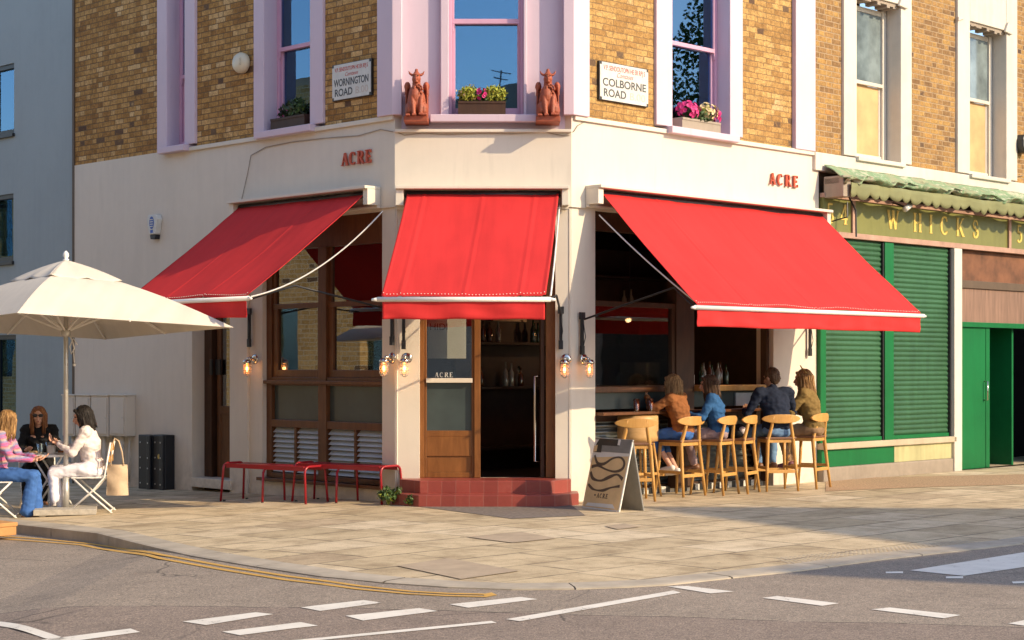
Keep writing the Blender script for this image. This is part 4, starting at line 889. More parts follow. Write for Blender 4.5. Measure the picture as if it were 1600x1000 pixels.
# ---------------------------------------------------------------- awnings
def awning(wl, ta, tb, ba, bb, zt, zb_, wo, label, arms, seams, extra):
    t = thing('awning', label, 'awning', wf(wl, (ta+tb)/2, .06, zt), 'red shop awnings over the cafe front')
    fr = FR[wl]
    zt0 = zt
    # housing: top board, end boxes, roller
    q = MB(); q.box(ta-.13, tb+.11, -.24, -.002, zt0+.05, zt0+.085); q.box(ta-.13, ta-.04, -.20, -.002, zt0-.13, zt0+.05); q.box(tb+.03, tb+.11, -.20, -.002, zt0-.13, zt0+.05)
    q.box(ta-.13, tb+.11, -.05, -.002, zt0-.16, zt0-.13)
    hz = q.build('housing', m['cream_trim'], t, fr, .006)
    MB().tube([(ta-.03,-.10,zt0+.0),(tb+.02,-.10,zt0+.0)], .04, 12).build('roller', m['black_metal'], hz, None, 0, True)
    q = MB(); random.seed(len(label))
    ww = bb-ba
    def cf(a, b):
        u = (ta+(tb-ta)*a)*(1-b)+(ba+(bb-ba)*a)*b; y = -(.13+(wo-.13)*b); z = (zt0+.0)*(1-b)+(zb_+.03)*b
        sag = -.045*math.sin(math.pi*b)*(1-.35*abs(2*a-1)); rip = .010*math.sin(a*ww*5.5+2.3*b+1.2*math.sin(a*3))*math.sin(math.pi*min(1,b*1.1)); r2 = .016*mn.noise((a*ww*1.6, b*2.2, 5))+.004*mn.noise((a*ww*7, b*9, 2))
        for s_ in seams:
            dd = abs(a-s_)*ww
            if dd < .02: rip += .007
            elif dd < .05: rip -= .003
        e = .014 if min(a, 1-a)*ww < .02 else 0
        return (u, y+rip*.4, z+sag+rip+r2+e)
    q.sheet(cf, int(ww/.02), 26, (0, .004, -.004)); q.build('fabric', m['red_cloth'], t, fr, 0, True)
    q = MB(); vb = zb_-.205
    def vf(a, b):
        u = ba+.01+(bb-ba-.02)*a; wob = .012*math.sin(a*ww*13)*b+.018*mn.noise((a*ww*3.2, b*2, 9))*(b*.7+.3)
        return (u, -(wo+.005)+wob, (zb_-.02)*(1-b)+(vb+.004*math.sin(a*17))*b)
    q.sheet(vf, int(ww/.02), 8, (0,.004,0)); q.build('valance', m['red_cloth'], t, fr, 0, True)
    q = MB(); q.tube([(ba-.04,-wo-.012,zb_),(bb+.05,-wo-.012,zb_)], .026, 12)
    q.box(ba-.03, bb+.03, -wo-.035, -wo+.02, zb_-.012, zb_+.012); q.tube([(ba-.10,-wo-.012,zb_-.004),(ba-.03,-wo-.012,zb_)], [.012,.024], 8); q.tube([(bb+.04,-wo-.012,zb_),(bb+.10,-wo-.012,zb_-.004)], [.024,.012], 8)
    q.build('front_bar', m['white_metal'], t, fr, 0, True)
    q = MB(); n = int(ww/.035)                                # lacing along the bar
    for i in range(n):
        a = (i+.5)/n; c = cf(a, .985); q.ell((c[0], c[1]-.003, c[2]+.010), (.006,.004,.005), 6)
    q.build('lacing', m['paper'], t, fr)
    for au, a_out, el in arms:                                 # pivot on wall, end at the bar
        q = MB(); q.box(au-.035, au+.035, -.035, -.0, zb_-.10, zb_-.02); q.box(au-.018, au+.018, -.03, 0, zb_-.42, zb_-.06); q.box(au-.025, au+.025, -.035, 0, zb_-.50, zb_-.40)
        br_ = q.build('bracket', m['black_metal'], t, fr, .003)
        q = MB(); q.tube([(au,-.05,zb_-.10),el,(a_out,-wo-.0,zb_-.02)], [.012,.012,.009], 8); q.tube([(au,-.03,zb_-.10),(au+.02,-.05,zb_-.30),(au,-.03,zb_-.42)], .005, 6)
        q.build('arm', m['black_metal'], t, fr, 0, True)
    for pts in extra:
        q = MB(); pp = []
        A_, B_ = V(pts[0]), V(pts[1])
        for i in range(25):
            s_ = i/24; c = A_*(1-s_)+B_*s_; c.z -= pts[2]*4*s_*(1-s_); pp.append(c)
        q.tube(pp, .006, 6)
        for i in range(120):                                   # chain links
            s_ = i/119; c = A_*(1-s_)+B_*s_; c.z -= pts[2]*4*s_*(1-s_); q.ell(c, (.011,.008,.010), 6)
        q.build('pull_chain', m['white_metal'], t, fr, 0, True)
    return t
# centre
awning('C', .15, 1.845, -.03, 1.67, 3.46, 2.225, 1.6, 'red awning over the chamfered corner doorway, narrowest of the three',
       [(.10,.0,(.05,-.8,2.24)), (1.87,1.67,(1.80,-.8,2.3))], [.115,.845,.5], [((1.85,-.10,3.33),(1.72,-1.58,2.27),.05)])
aL = awning('L', -2.76, -.35, -3.02, -.60, 3.49, 2.27, 1.6, 'red awning half in shadow over the side street window, beside the white parasol',
       [(-2.72,-2.9,(-2.8,-.8,2.3)), (-.03,-.60,(-.40,-1.1,2.42))], [.33,.66], [((-.12,-.08,3.28),(-.55,-1.58,2.29),.16)])
aR = awning('R', .36, 4.68, .27, 4.74, 3.50, 2.165, 1.58, 'wide red awning in full sun over the bar stools',
       [(.16,.27,(.45,-1.12,2.40)), (4.58,4.66,(4.5,-.8,2.2))], [.22,.5,.78], [((.36,-.10,3.25),(.33,-1.5,2.24),.03)])
# ---------------------------------------------------------------- signs
def wallsign(wl, px0, py, hgt, label, gap=.02):
    u = U(wl, px0); z = P(wl, px0, py)[1]; t = thing('wall_sign', label, 'sign', wf(wl, u, .012, z)); x = 0
    for ch in 'ACRE':
        gm, adv = glyph(ch, hgt, x, 0, .022, .0, 1.4); gm.build('letter', m['red_paint'], t); x += adv+gap
    q = MB()
    for k in range(4): q.tube([(.05+k*hgt*.8,.0,hgt*.2),(.05+k*hgt*.8,.012,hgt*.2)], .006, 6)
    q.build('fixing_pin', m['steel'], t)
wallsign('L', 536, 260, .150, 'small red serif letters spelling ACRE high on the shaded side wall')
wallsign('R', 1200, 288, .150, 'small red serif letters spelling ACRE high on the sunlit right wall', .045)
def street(wl, pxa, pxb, py0, py1, l1, l2, extra, label):
    u0, u1 = U(wl, pxa), U(wl, pxb); uc = (u0+u1)/2; z0 = Zat(wl, uc, py1); z1 = Zat(wl, uc, py0); wd, ht = (u1-u0), (z1-z0)
    t = thing('street_sign', label, 'sign', wf(wl, uc, .0, z0), 'enamel street name plates'); a, b = wd/2, ht; c = .03
    oc = [(-a+c,0),(a-c,0),(a-c,c),(a,c),(a,b-c),(a-c,b-c),(a-c,b),(-a+c,b),(-a+c,b-c),(-a,b-c),(-a,c),(-a+c,c)]
    MB().prism([(-a-.008,-.008),(a+.008,-.008),(a+.008,b+.008),(-a-.008,b+.008)], -.022, .02).build('border', m['black'], t, None, .004)
    pl = MB().prism(oc, -.028, -.0221).build('plate', m['sign_white'], t)
    k = -.0285
    text('V.P. SENDOUTOPN HE ER RPJ S', .075*wd/.8, m['ink_red'], t, 0, b*.80, k, .0006, fit=wd*.86, bold=.001)
    text('Comtases', .075*wd/.8, m['ink_red'], t, 0, b*.645, k, .0006, shear=.5, fit=wd*.34)
    text(l1, .29*b, m['ink'], t, 0, b*.38, k, .0008, fit=wd*.90, bold=.0025)
    text(l2, .29*b, m['ink'], t, -wd*.20, b*.10, k, .0008, fit=wd*.46, bold=.0025)
    text('B.00', .28*b, m['ink_faint'], t, wd*.27, b*.10, k, .0008, fit=wd*.32)
street('L', 522, 582, 98, 153, 'WORNINGTON', 'ROAD', .84, 'weathered white street plate reading WORNINGTON ROAD on the shaded brick')
street('R', 935, 1010, 103, 161, 'COLBORNE', 'ROAD', .98, 'white street plate reading COLBORNE ROAD on the sunlit brick')
# ---------------------------------------------------------------- alarm boxes, cables, meters
u, z = P('L', 383, 117); t = thing('alarm_siren', 'cream domed alarm siren on the shaded brick between two lilac windows', 'alarm', wf('L', u, .0, z))
q = MB().lathe([(.10,0),(.125,.02),(.13,.08),(.10,.125),(.03,.13)], (0,0,.14), 20, Matrix.Rotation(math.pi/2, 4, 'X')); q.build('cover', m['cream_plastic'], t, None, 0, True)
q = MB(); [q.box(.05, .088, -.128, -.120, .10+k*.016, .105+k*.016) for k in range(6)]; q.build('vent', m['grey_base'], t)
u, z = P('L', 246, 374); t = thing('alarm_box', 'white and blue hexagonal burglar alarm box on the bare cream wall', 'alarm', wf('L', u, .0, z))
hx = [(-.07,.06),(.07,.06),(.125,.26),(.09,.32),(-.09,.32),(-.125,.26)]; MB().prism(hx, -.09, -.0).build('cover', m['sign_white'], t, None, .012)
MB().prism([(-.055,.0),(.055,.0),(.072,.058),(-.072,.058)], -.075, -.0).build('strobe', m['navybox'], t, None, .008)
q = MB().lathe([(.07,0),(.07,.003)], (0,-.0905,.215), 20, Matrix.Rotation(math.pi/2,4,'X') @ Matrix.Diagonal((.75,1.2,1,1))); lo = q.build('logo', m['blue_ink'], t)
q = MB(); [q.box(-.035, .035, -.096, -.0938, .16+k*.03, .172+k*.03) for k in range(4)]; q.build('logo_lines', m['sign_white'], lo)
MB().box(-.03,.03,-.0925,-.0903,.08,.12).build('logo_base', m['blue_ink'], t)
u, z = P('R', 1592, 240); t = thing('security_light', 'black wall box with blue white face at the right edge of the brickwork', 'alarm', wf('R', u, .0, z))
MB().prism([(-.05,.0),(.12,.0),(.15,.1),(.15,.2),(.1,.28),(-.08,.28),(-.12,.2),(-.12,.08)], -.14, 0).build('housing', m['black'], t, None, .02); MB().box(.02,.12,-.146,-.1405,.08,.2).build('face', m['blue_ink'], t)
def cable(name, label, wl, pts, r=.005, mat='grey_base'):
    o = MB().tube([(lambda uz_: (uz_[0], -.012-pp[2] if len(pp) > 2 else -.012, uz_[1]))(P(wl, pp[0], pp[1], .012)) for pp in pts], r, 6).build(name, m[mat], None, FR[wl], 0, True)
    return tag(o, label, 'cable')
cable('wall_cable', 'thin grey cable running down the shaded cream wall beside the left awning', 'L', [(614,206),(595,202),(560,212),(505,216),(455,222),(415,230),(392,243),(387,270),(378,310),(370,345)])
cable('wall_cable', 'thin dark cable sagging along the ledge under the chamfer window', 'C', [(617,205),(632,211),(660,208),(700,210),(750,208),(800,209),(850,206),(880,212),(892,210)])
cable('wall_cable', 'thin dark cable along the top of the sunlit cream wall', 'R', [(896,206),(903,196),(914,190),(960,196),(1040,207),(1130,218),(1200,228),(1262,240)])
cable('wall_cable', 'thin cable crossing the white band above the green canopy', 'R', [(1264,238),(1320,250),(1400,262),(1480,276),(1540,280),(1600,274)])
u = U('R', 1388); z = P('R', 1388, 330)[1]
t = thing('spot_lamp', 'small white tube lamp hanging under the green canopy', 'lamp', wf('R', u, .3, z)); MB().tube([(-.06,0,0),(.08,0,.07)], .04, 12).build('lamp_body', m['white_metal'], t, None, 0, True); MB().tube([(.0,0,.03),(.0,.24,.12)], .012).build('arm', m['black_metal'], t)
gm = thing('meter_boxes', 'row of cream painted meter cabinets with pipes low on the side wall', 'cabinet', wf('L', U('L', 165), 0, -.15)) if False else None
grp = 'cream meter cabinets on the side wall'
labs = ['cream meter cabinet nearest the blue building, partly behind the seated woman', 'second cream meter cabinet from the blue building', 'third cream meter cabinet from the blue building', 'cream meter cabinet nearest the black steel box, rightmost of four']
for (a, b), lb in zip([(113,133),(134,157),(158,186),(187,213)], labs):
    u0, u1 = U('L', a), U('L', b)-.015; z0, z1 = Zat('L', u0, 680), Zat('L', u0, 618)
    t = thing('meter_cabinet', lb, 'cabinet', wf('L', (u0+u1)/2, 0, z0), grp); hw = (u1-u0)/2
    MB().box(-hw, hw, -.16, 0, 0, z1-z0).build('body', m['cream'], t, None, .006); MB().box(-hw+.03, hw-.03, -.172, -.161, .03, z1-z0-.03).build('door', m['cream'], t, None, .003)
    MB().box(-hw-.01, hw+.01, -.175, 0, z1-z0+.001, z1-z0+.02).build('lid', m['cream_trim'], t, None, .004); MB().tube([(0,-.08,0),(0,-.08,-.62)], .028, 10).tube([(.12,-.05,0),(.12,-.05,-.62)], .015, 8).build('pipe', m['cream'], t, None, 0, True)
    MB().ell((hw-.06,-.172,.25), (.012,.006,.012), 8).build('lock', m['steel'], t)
for (a, b), lb in zip([(216,238),(239,258)], ['black riveted steel box against the side wall, the left of a pair', 'black riveted steel box with a brass badge, the right of a pair']):
    u0, u1 = U('L', a, .15), U('L', b, .15); z0 = zg(-5)-.02; z1 = Zat('L', u0, 679, .15)
    t = thing('steel_box', lb, 'box', wf('L', (u0+u1)/2, 0, z0), 'black steel boxes by the side wall'); hw = (u1-u0)/2; hh = z1-z0
    MB().box(-hw, hw, -.15, 0, 0, hh).box(hw-.08, hw, -.19, -.151, 0, hh).build('body', m['navybox'], t, None, .01)
    q = MB(); [q.ell((sx*(hw-.05),-.192 if sx > 0 else -.152,zz), (.012,.006,.012), 8) for sx in (-1,1) for zz in (.1,.3,hh-.3,hh-.1)]; q.build('rivet', m['steel'], t)
    if 'brass' in lb: MB().ell((0,-.155,hh*.62), (.025,.01,.035), 10).build('badge', m['gold'], t)
# ---------------------------------------------------------------- caged bulkhead lamps
def wlamp(wl, px, py, lb):
    u, z = P(wl, px, py, .12); t = thing('wall_lamp', lb, 'lamp', wf(wl, u, .03, z), 'caged filament wall lamps')
    MB().lathe([(.062,0),(.062,.012),(.045,.02),(.02,.022)], (.02,0,.06), 18, Matrix.Rotation(math.pi/2,4,'X')).build('backplate', m['chrome'], t, None, 0, True)
    MB().tube([(.02,-.02,.06),(.0,-.07,.075),(0,-.10,.06)], .018, 10).lathe([(.03,.0),(.05,.01),(.055,.03),(.04,.055),(.02,.06)], (0,-.11,.0), 16).build('cap', m['chrome'], t, None, 0, True)
    MB().lathe([(.012,-.13),(.032,-.12),(.04,-.09),(.042,-.02),(.036,0)], (0,-.11,0), 14).build('glass_jar', m['amber'], t, None, 0, True)
    MB().lathe([(.004,-.09),(.014,-.075),(.013,-.03),(.004,-.02)], (0,-.11,0), 10).build('filament_bulb', m['bulb'], t, None, 0, True)
    q = MB()
    for k in range(6):
        a = k*math.pi/3; c, s_ = math.cos(a), math.sin(a); q.tube([(c*.05,-.11+s_*.05,.01),(c*.05,-.11+s_*.05,-.10),(c*.035,-.11+s_*.035,-.135),(0,-.11,-.15)], .0035, 5)
    for zz, r in ((-.03,.05),(-.075,.05),(-.12,.042)): q.tube([(r*math.cos(k*.5236),-.11+r*math.sin(k*.5236),zz) for k in range(12)], .0035, 5, closed=True)
    q.build('cage', m['steel'], t, None, 0, True)
    l = bpy.data.lights.new('lamp_glow', 'POINT'); l.energy = .5; l.color = (1,.42,.12); l.shadow_soft_size = .02
    lo = bpy.data.objects.new('lamp_glow', l); C.objects.link(lo); lo.parent = t; lo.location = (0,-.11,-.05)
wlamp('L', 388, 569, 'caged filament lamp between the side door and the side window, leftmost lamp')
wlamp('L', 602, 568, 'caged filament lamp at the right edge of the side window, on the shaded face')
wlamp('C', 632, 568, 'caged filament lamp on the pier left of the corner doorway')
wlamp('C', 882, 570, 'caged filament lamp on the pier right of the corner doorway')
wlamp('R', 919, 570, 'caged filament lamp just left of the open bar front')
# ---------------------------------------------------------------- griffin statues
def griffin(px, lb):
    u = U('C', px, .1); z0 = Zat('C', u, 193, .1)
    t = thing('griffin_statue', lb, 'statue', wf('C', u, -.0, z0-.0), 'terracotta griffins either side of the chamfer window')
    S_y = Matrix.Diagonal((1,1.3,1,1)); q = MB(S_y)
    q.box(-.135,.135,-.20,.06,0,.065); q.box(-.125,.125,-.06,.06,.06,.34)
    q.ell((0,-.09,.23), (.105,.09,.17), 18); q.ell((-.015,-.12,.30), (.075,.075,.12), 16); q.ell((-.075,-.11,.14), (.055,.08,.10)); q.ell((.08,-.11,.14), (.055,.08,.10))
    q.cap((-.045,-.15,.30), (-.025,-.19,.09), .036, .024); q.cap((.055,-.15,.27), (.05,-.18,.11), .034, .024)
    for fx, fz in ((-.02,.082),(.055,.088),(-.09,.08),(.10,.085)):
        for k in (-1,0,1): q.cap((fx+k*.014,-.195,fz), (fx+k*.018,-.228,fz-.012), .013, .009, 7)
    q.cap((0,-.10,.40), (0,-.11,.47), .050, .044); q.ell((0,-.12,.49), (.050,.055,.055), 16); q.tube([(0,-.155,.492),(0,-.195,.480),(0,-.202,.455)], [.026,.016,.005], 8); q.ell((0,-.155,.453), (.025,.025,.016))
    q.ell((0,-.11,.535), (.062,.058,.016), 16); q.cap((0,-.10,.54), (0,-.10,.565), .040, .026); q.ell((0,-.10,.59), (.020,.020,.020))
    for sg in (-1,1): q.tube([(sg*.045,-.10,.535),(sg*.075,-.10,.555),(sg*.088,-.10,.585)], [.018,.013,.004], 6)
    for k in range(11):
        a = k*.75; q.cap((.02+(.052-.003*k)*math.cos(a),-.175+.002*k,.36+(.062-.003*k)*math.sin(a)), (.02+(.052-.003*k)*math.cos(a+.5),-.178,.36+(.062-.003*k)*math.sin(a+.5)), .011, .009, 7)
    for k in range(7): q.cap((.05+.012*k,-.165+.008*k,.335-.03*k), (.07+.010*k,-.160+.008*k,.315-.03*k), .013, .008, 7)
    body = blob(q, 'body', m['terracotta'], t, .0055, 1)
    for sg in (-1, 1):
        w_ = MB(S_y); w_.ell((sg*.105,-.04,.42), (.038,.055,.055)); w_.box(sg*.09-.02, sg*.09+.02, -.02, .03, .1, .42)
        for k in range(9):
            w_.cap((sg*(.112),-.085+.013*k,.43-.004*k), (sg*(.122),-.07+.014*k,.10+.012*k), .011, .008, 7)
        for k in range(5): w_.cap((sg*.118,-.08+.02*k,.40), (sg*.124,-.08+.02*k,.33), .013, .010, 7)
        blob(w_, 'wing', m['terracotta'], t, .0055, 1)
    q = MB(); [q.ell((sg*.022,-.232,.515), .009, 8) for sg in (-1,1)]; q.build('eye', m['soil'], t, None, 0, True)
    return t
griffin(651, 'terracotta winged griffin left of the chamfer window')
griffin(856, 'terracotta winged griffin right of the chamfer window')
# ---------------------------------------------------------------- plants
def leaves(q, c, r, n, size, seed=0, up=.3):
    rn = random.Random(seed); c = V(c)
    for i in range(n):
        d = V((rn.gauss(0,1), rn.gauss(0,1), rn.gauss(0,1)+up)).normalized(); rr = rn.random()**.5
        p = c+V((d.x*r[0]*rr, d.y*r[1]*rr, d.z*r[2]*rr)); a = V((rn.gauss(0,1), rn.gauss(0,1), rn.gauss(0,1))).normalized()*size*rn.uniform(.6,1.3); b = a.cross(d+V((.01,.02,.03))).normalized()*size*.45
        nrm = a.cross(b).normalized()*size*.15
        q.add([p-a, p-a*.2+b+nrm, p+a, p-a*.2-b+nrm], [(0,1,2),(0,2,3)])
def flowers(q, c, r, n, size, seed=0):
    rn = random.Random(seed); c = V(c)
    for i in range(n):
        d = V((rn.gauss(0,1), rn.gauss(0,1)-.5, rn.gauss(0,1)+.4)).normalized(); p = c+V((d.x*r[0], d.y*r[1], d.z*r[2]))*rn.uniform(.8,1.1)
        x = d.cross(V((0,0,1))).normalized(); y = d.cross(x)
        for k in range(5):
            a = k*1.257; e = (x*math.cos(a)+y*math.sin(a))*size; f_ = (x*math.cos(a+1.257)+y*math.sin(a+1.257))*size; q.add([p, p+e+d*size*.35, p+(e+f_)*.62+d*size*.4, p+f_+d*size*.35], [(0,1,2,3)])
def fbox(wl, pxa, pxb, lb, z, parts, off=-.02, hgt=.15, boxm='brown_dark', dp=.16):
    u0, u1 = U(wl, pxa, off), U(wl, pxb, off); hw = (u1-u0)/2
    t = thing('window_box', lb, 'planter', wf(wl, (u0+u1)/2, off, z), 'planted window boxes')
    q = MB(); q.grid(-hw, hw, 0, hgt, [], -dp/2, -dp/2+.015); q.box(-hw, hw, dp/2-.015, dp/2, 0, hgt); q.box(-hw, -hw+.015, -dp/2+.015, dp/2-.015, 0, hgt); q.box(hw-.015, hw, -dp/2+.015, dp/2-.015, 0, hgt); q.box(-hw, hw, -dp/2-.008, -dp/2-.001, hgt-.03, hgt); q.box(-hw, hw, -dp/2-.008, -dp/2-.001, .0, .02)
    q.build('trough', m[boxm], t, None, .004); MB().box(-hw+.015, hw-.015, -dp/2+.015, dp/2-.015, 0, hgt-.02).build('soil', m['soil'], t)
    for nm, mt, kind, c, r, n, sz in parts:
        q = MB(); (leaves if kind == 'l' else flowers)(q, c, r, n, sz, len(nm)*7+n); q.build(nm, m[mt], t)
fbox('L', 431, 484, 'dark trough of reddish green plants on the shaded lilac window sill', 4.40, [('foliage','leaf_d','l',(0,0,.22),(.27,.10,.13),500,.035),('foliage','leaf','l',(.1,0,.25),(.2,.09,.13),300,.03),('blossom','flower','f',(-.05,0,.2),(.28,.10,.06),8,.012)], -.08)
fbox('C', 716, 790, 'dark trough of lime green plants and magenta flowers on the chamfer window sill', 4.36, [('foliage','leaf_y','l',(-.14,-.02,.23),(.14,.10,.10),520,.026),('foliage','leaf_y','l',(.14,-.02,.23),(.15,.10,.11),520,.026),('foliage','leaf','l',(0,0,.19),(.26,.09,.08),500,.03),('blossom','flower','f',(.0,-.03,.235),(.06,.08,.07),16,.026),('blossom','flower_c','f',(-.12,-.04,.25),(.16,.09,.09),14,.014)], .0)
fbox('R', 1058, 1118, 'slatted trough of magenta and cream flowers on the right lilac window sill', 4.40, [('foliage','leaf','l',(.0,-.02,.19),(.30,.10,.12),600,.03),('blossom','flower','f',(-.2,-.03,.24),(.17,.11,.10),90,.028),('blossom','flower_c','f',(.17,-.03,.26),(.16,.10,.10),60,.024),('foliage','leaf_y','l',(.12,-.05,.27),(.10,.08,.08),120,.024),('blossom','flower','f',(.33,-.03,.22),(.05,.08,.08),20,.026)], -.06, .14, 'grey_base')
def weed(px, py, r, hgt, lb):
    x, y = G(px, py); t = thing('wild_plant', lb, 'plant', gf(x, y, zg(x))); q = MB(); rn = random.Random(int(px))
    st = MB()
    for k in range(int(r*120)):
        a = rn.uniform(0, 6.28); rr = rn.uniform(.2, 1)*r; p = [(0,0,0),(math.cos(a)*rr*.5, math.sin(a)*rr*.4, hgt*rn.uniform(.4,.8)),(math.cos(a)*rr, math.sin(a)*rr*.7, hgt*rn.uniform(.4,1))]; st.tube(p, .004, 4)
        leaves(q, p[2], (.06,.06,.05), 14, .026, k); leaves(q, p[1], (.05,.05,.05), 8, .024, k+50)
    st.build('stem', m['leaf_y'], t); q.build('foliage', m['leaf'], t); q2 = MB(); leaves(q2, (0,0,hgt*.55), (r,r*.7,hgt*.4), 120, .02, 5); q2.build('leaf_tips', m['leaf_y'], t)
weed(607, 789, .16, .17, 'leafy green weed growing by the red tiled steps'); weed(641, 791, .05, .10, 'tiny yellowish weed in front of the red tiled steps')
# ---------------------------------------------------------------- red benches
fa, fb, fc = [V((*G(a, b), 0)) for a, b in ((349,783),(459,783.5),(573,791.5))]
dirb = (fc-fa).normalized(); ab = math.atan2(dirb.y, dirb.x)
def bench(L):
    t = thing('metal_bench', 'x', 'bench', Matrix(), 'red metal benches in front of the side window'); D, hh = .34, .44
    q = MB()
    def prof(b):    # across depth
        return hh-.0
    q.sheet(lambda a, b: (.03+(L-.06)*a, .03+(D-.06)*b, hh+.004-.012*math.sin(b*math.pi)), 24, 8, (0,0,-.005))
    q.box(.03, L-.03, .012, .03, hh-.045, hh+.006); q.box(.03, L-.03, D-.03, D-.012, hh-.045, hh+.006)
    q.build('seat', m['red_metal'], t, None, .004, False)
    for i, x in enumerate((.0, L*.5, L)):
        e = MB(); r = .07; sg = .03 if x == 0 else (-.03 if x == L else 0); pts = [(x-sg,-.015,0),(x,.0,hh-r)]
        zt = hh+.006 if i != 1 else hh-.03
        for k in range(1, 6): a = k*math.pi/10; pts.append((x, r-r*math.cos(a), zt-r+r*math.sin(a)))
        for k in range(0, 6): a = k*math.pi/10; pts.append((x, D-r+r*math.sin(a), zt-r+r*math.cos(a)))
        pts += [(x-sg, D+.015, 0)]; e.tube(pts, .014, 10); e.build('leg_frame', m['red_metal'], t, None, 0, True)
    [MB().lathe([(.017,0),(.017,.02)], (x_,y_,0), 8).build('foot_cap', m['black'], t) for x_ in (.03,L*.5,L-.03) for y_ in (-.015,D+.015)]
    return t
Lb = (fc-fb).length-.06; bp = bench(Lb)
def bframe(p): return gf(p.x, p.y, zg(p.x), ab)
bp.matrix_basis = bframe(fb+dirb*.02); bp['label'] = 'red metal bench nearer the corner doorway, partly in sunlight'
b2 = copy_tree(bp, bframe(fa)); b2['label'] = 'red metal bench in the shade in front of the side door'
# ---------------------------------------------------------------- bar stools
def stool():
    t = thing('bar_stool', 'x', 'stool', Matrix(), 'honey coloured wooden bar stools at the bar front')
    MB().sheet(lambda a, b: ((a-.5)*(.40-.05*b), (b-.5)*.38, .665-.012*math.sin(a*math.pi)*math.sin(b*math.pi)), 10, 10, (0,0,-.028)).build('seat', m['leather'], t, None, .006, True)
    MB().box(-.17,.17,-.175,-.15,.595,.637).box(-.16,.16,.14,.165,.595,.637).box(-.185,-.16,-.15,.14,.595,.637).box(.16,.185,-.15,.14,.595,.637).build('seat_rail', m['oak'], t, None, .004)
    for sx in (-1, 1):
        MB().tube([(sx*.205,-.235,0),(sx*.185,-.20,.30),(sx*.165,-.165,.62),(sx*.125,-.20,.80),(sx*.11,-.225,.925)], [.015,.021,.025,.021,.015], 8).build('leg', m['oak'], t, None, 0, True)
        MB().tube([(sx*.20,.205,0),(sx*.175,.165,.40),(sx*.165,.15,.635)], [.014,.021,.023], 8).build('leg', m['oak'], t, None, 0, True)
    q = MB(); q.bar((-.19,-.21,.245),(.19,-.21,.245),.018,.04).bar((-.19,.185,.245),(.19,.185,.245),.018,.04).bar((-.19,-.205,.285),(-.18,.18,.285),.016,.036).bar((.19,-.205,.285),(.18,.18,.285),.016,.036); q.build('stretcher', m['oak'], t, None, .004)
    q = MB(); vs = []; n = 28
    def bk(a, b):
        x = (a-.5)*.50; hgt = .058*(max(0.0,1-(2*abs(a-.5))**2.6))**.6+.006; y = -.245+.55*x*x*1.6; return (x, y, .885+(b-.5)*2*hgt*.92+.01*(1-abs(b)))
    q.sheet(bk, n, 8, (0,.02,0)); q.build('backrest', m['oak'], t, None, .004, True)
    return t
stl = stool()
def sfr(px, py, deg, s_=1):   # px,py: ground point under the seat centre; deg: sitter faces this far left of the view axis
    x, y = G(px, py); return gf(x, y, zg(x), math.radians(deg), s_)
SP = [(989,781.5,8,'empty honey oak bar stool nearest the sandwich board, its back square to the viewer'),
      (1061,774,45,'oak bar stool under the woman in the brown jacket'),
      (1115,772,56,'oak bar stool under the woman in the blue shirt'),
      (1149,769.5,62,'oak bar stool with a folded coat, left of the man in navy'),
      (1212,766,12,'oak bar stool under the man in the navy jumper, back square to the viewer'),
      (1260,762,55,'rightmost oak bar stool under the woman in the olive jacket')]
SF = []
for i, (a, b, g, lb) in enumerate(SP):
    f_ = sfr(a, b, g); SF.append(f_)
    if i == 0: stl.matrix_basis = f_; WM[stl.name] = f_; o = stl
    else: o = copy_tree(stl, f_)
    o['label'] = lb
x, y = G(996, 775); t = thing('tub_stool', 'high stool with a curved pale plywood back behind the empty oak stool', 'stool', gf(x, y, 0, .55))
q = MB(); q.sheet(lambda a, b: (.24*math.sin((a-.5)*3.9), -.22*math.cos((a-.5)*3.9), .66+.30*b), 30, 6, (0,.0,.0)); tb = q.build('tub_back', m['ply'], t, None, 0, True); sm = tb.modifiers.new('s','SOLIDIFY'); sm.thickness = .014
MB().lathe([(.20,.64),(.21,.66),(.20,.68)], (0,0,0), 20).build('seat', m['ply'], t, None, 0, True)
for sx in (-1,1):
    for sy in (-1,1): MB().tube([(sx*.20,sy*.20,0),(sx*.13,sy*.13,.65)], [.012,.018], 8).build('leg', m['oak'], t, None, 0, True)
MB().bar((-.17,-.17,.27),(.17,-.17,.27),.016,.03).bar((-.17,.17,.27),(.17,.17,.27),.016,.03).build('stretcher', m['oak'], t)
# ---------------------------------------------------------------- sandwich board
xa, ya = G(909, 793.5); xb, yb = G(967, 800.5); pa_, pb_ = V((xa, ya, 0)), V((xb, yb, 0)); ang = math.atan2(yb-ya, xb-xa); wd = (pb_-pa_).length; mid = (pa_+pb_)/2
t = thing('sandwich_board', 'leaning sandwich board with wavy bronze print beside the bar front', 'sign', gf(mid.x, mid.y, 0, ang)); hw = wd/2; hb = .78; ln = .19
R_ = Matrix.Rotation(-math.atan2(ln, hb), 4, 'X')
def lean(q): q.M = R_; return q
fbd = lean(MB()).box(-hw, hw, 0, .018, .0, hb).build('front_board', m['paper'], t, None, .006)
q = lean(MB()); q.prism([(-hw+.015,.02),(hw-.015,.02),(hw-.015,.60),(-hw+.015,.56)], -.0035, -.0005); q.build('printed_sheet', m['kraft'], fbd)
q = lean(MB()); q.prism([(-hw+.05,.63),(hw-.015,.63),(hw-.015,.77),(-hw+.09,.77),(-hw+.06,.72)], -.0035, -.0005); q.build('grey_print', m['grey_print'], fbd)
q = lean(MB()); q.prism([(-hw+.02,.62),(-hw+.16,.62),(-hw+.15,.70),(hw*.35,.70),(hw*.4,.772),(-hw+.09,.772),(-hw+.05,.72)], -.0055, -.0038); q.build('black_print', m['black'], fbd)
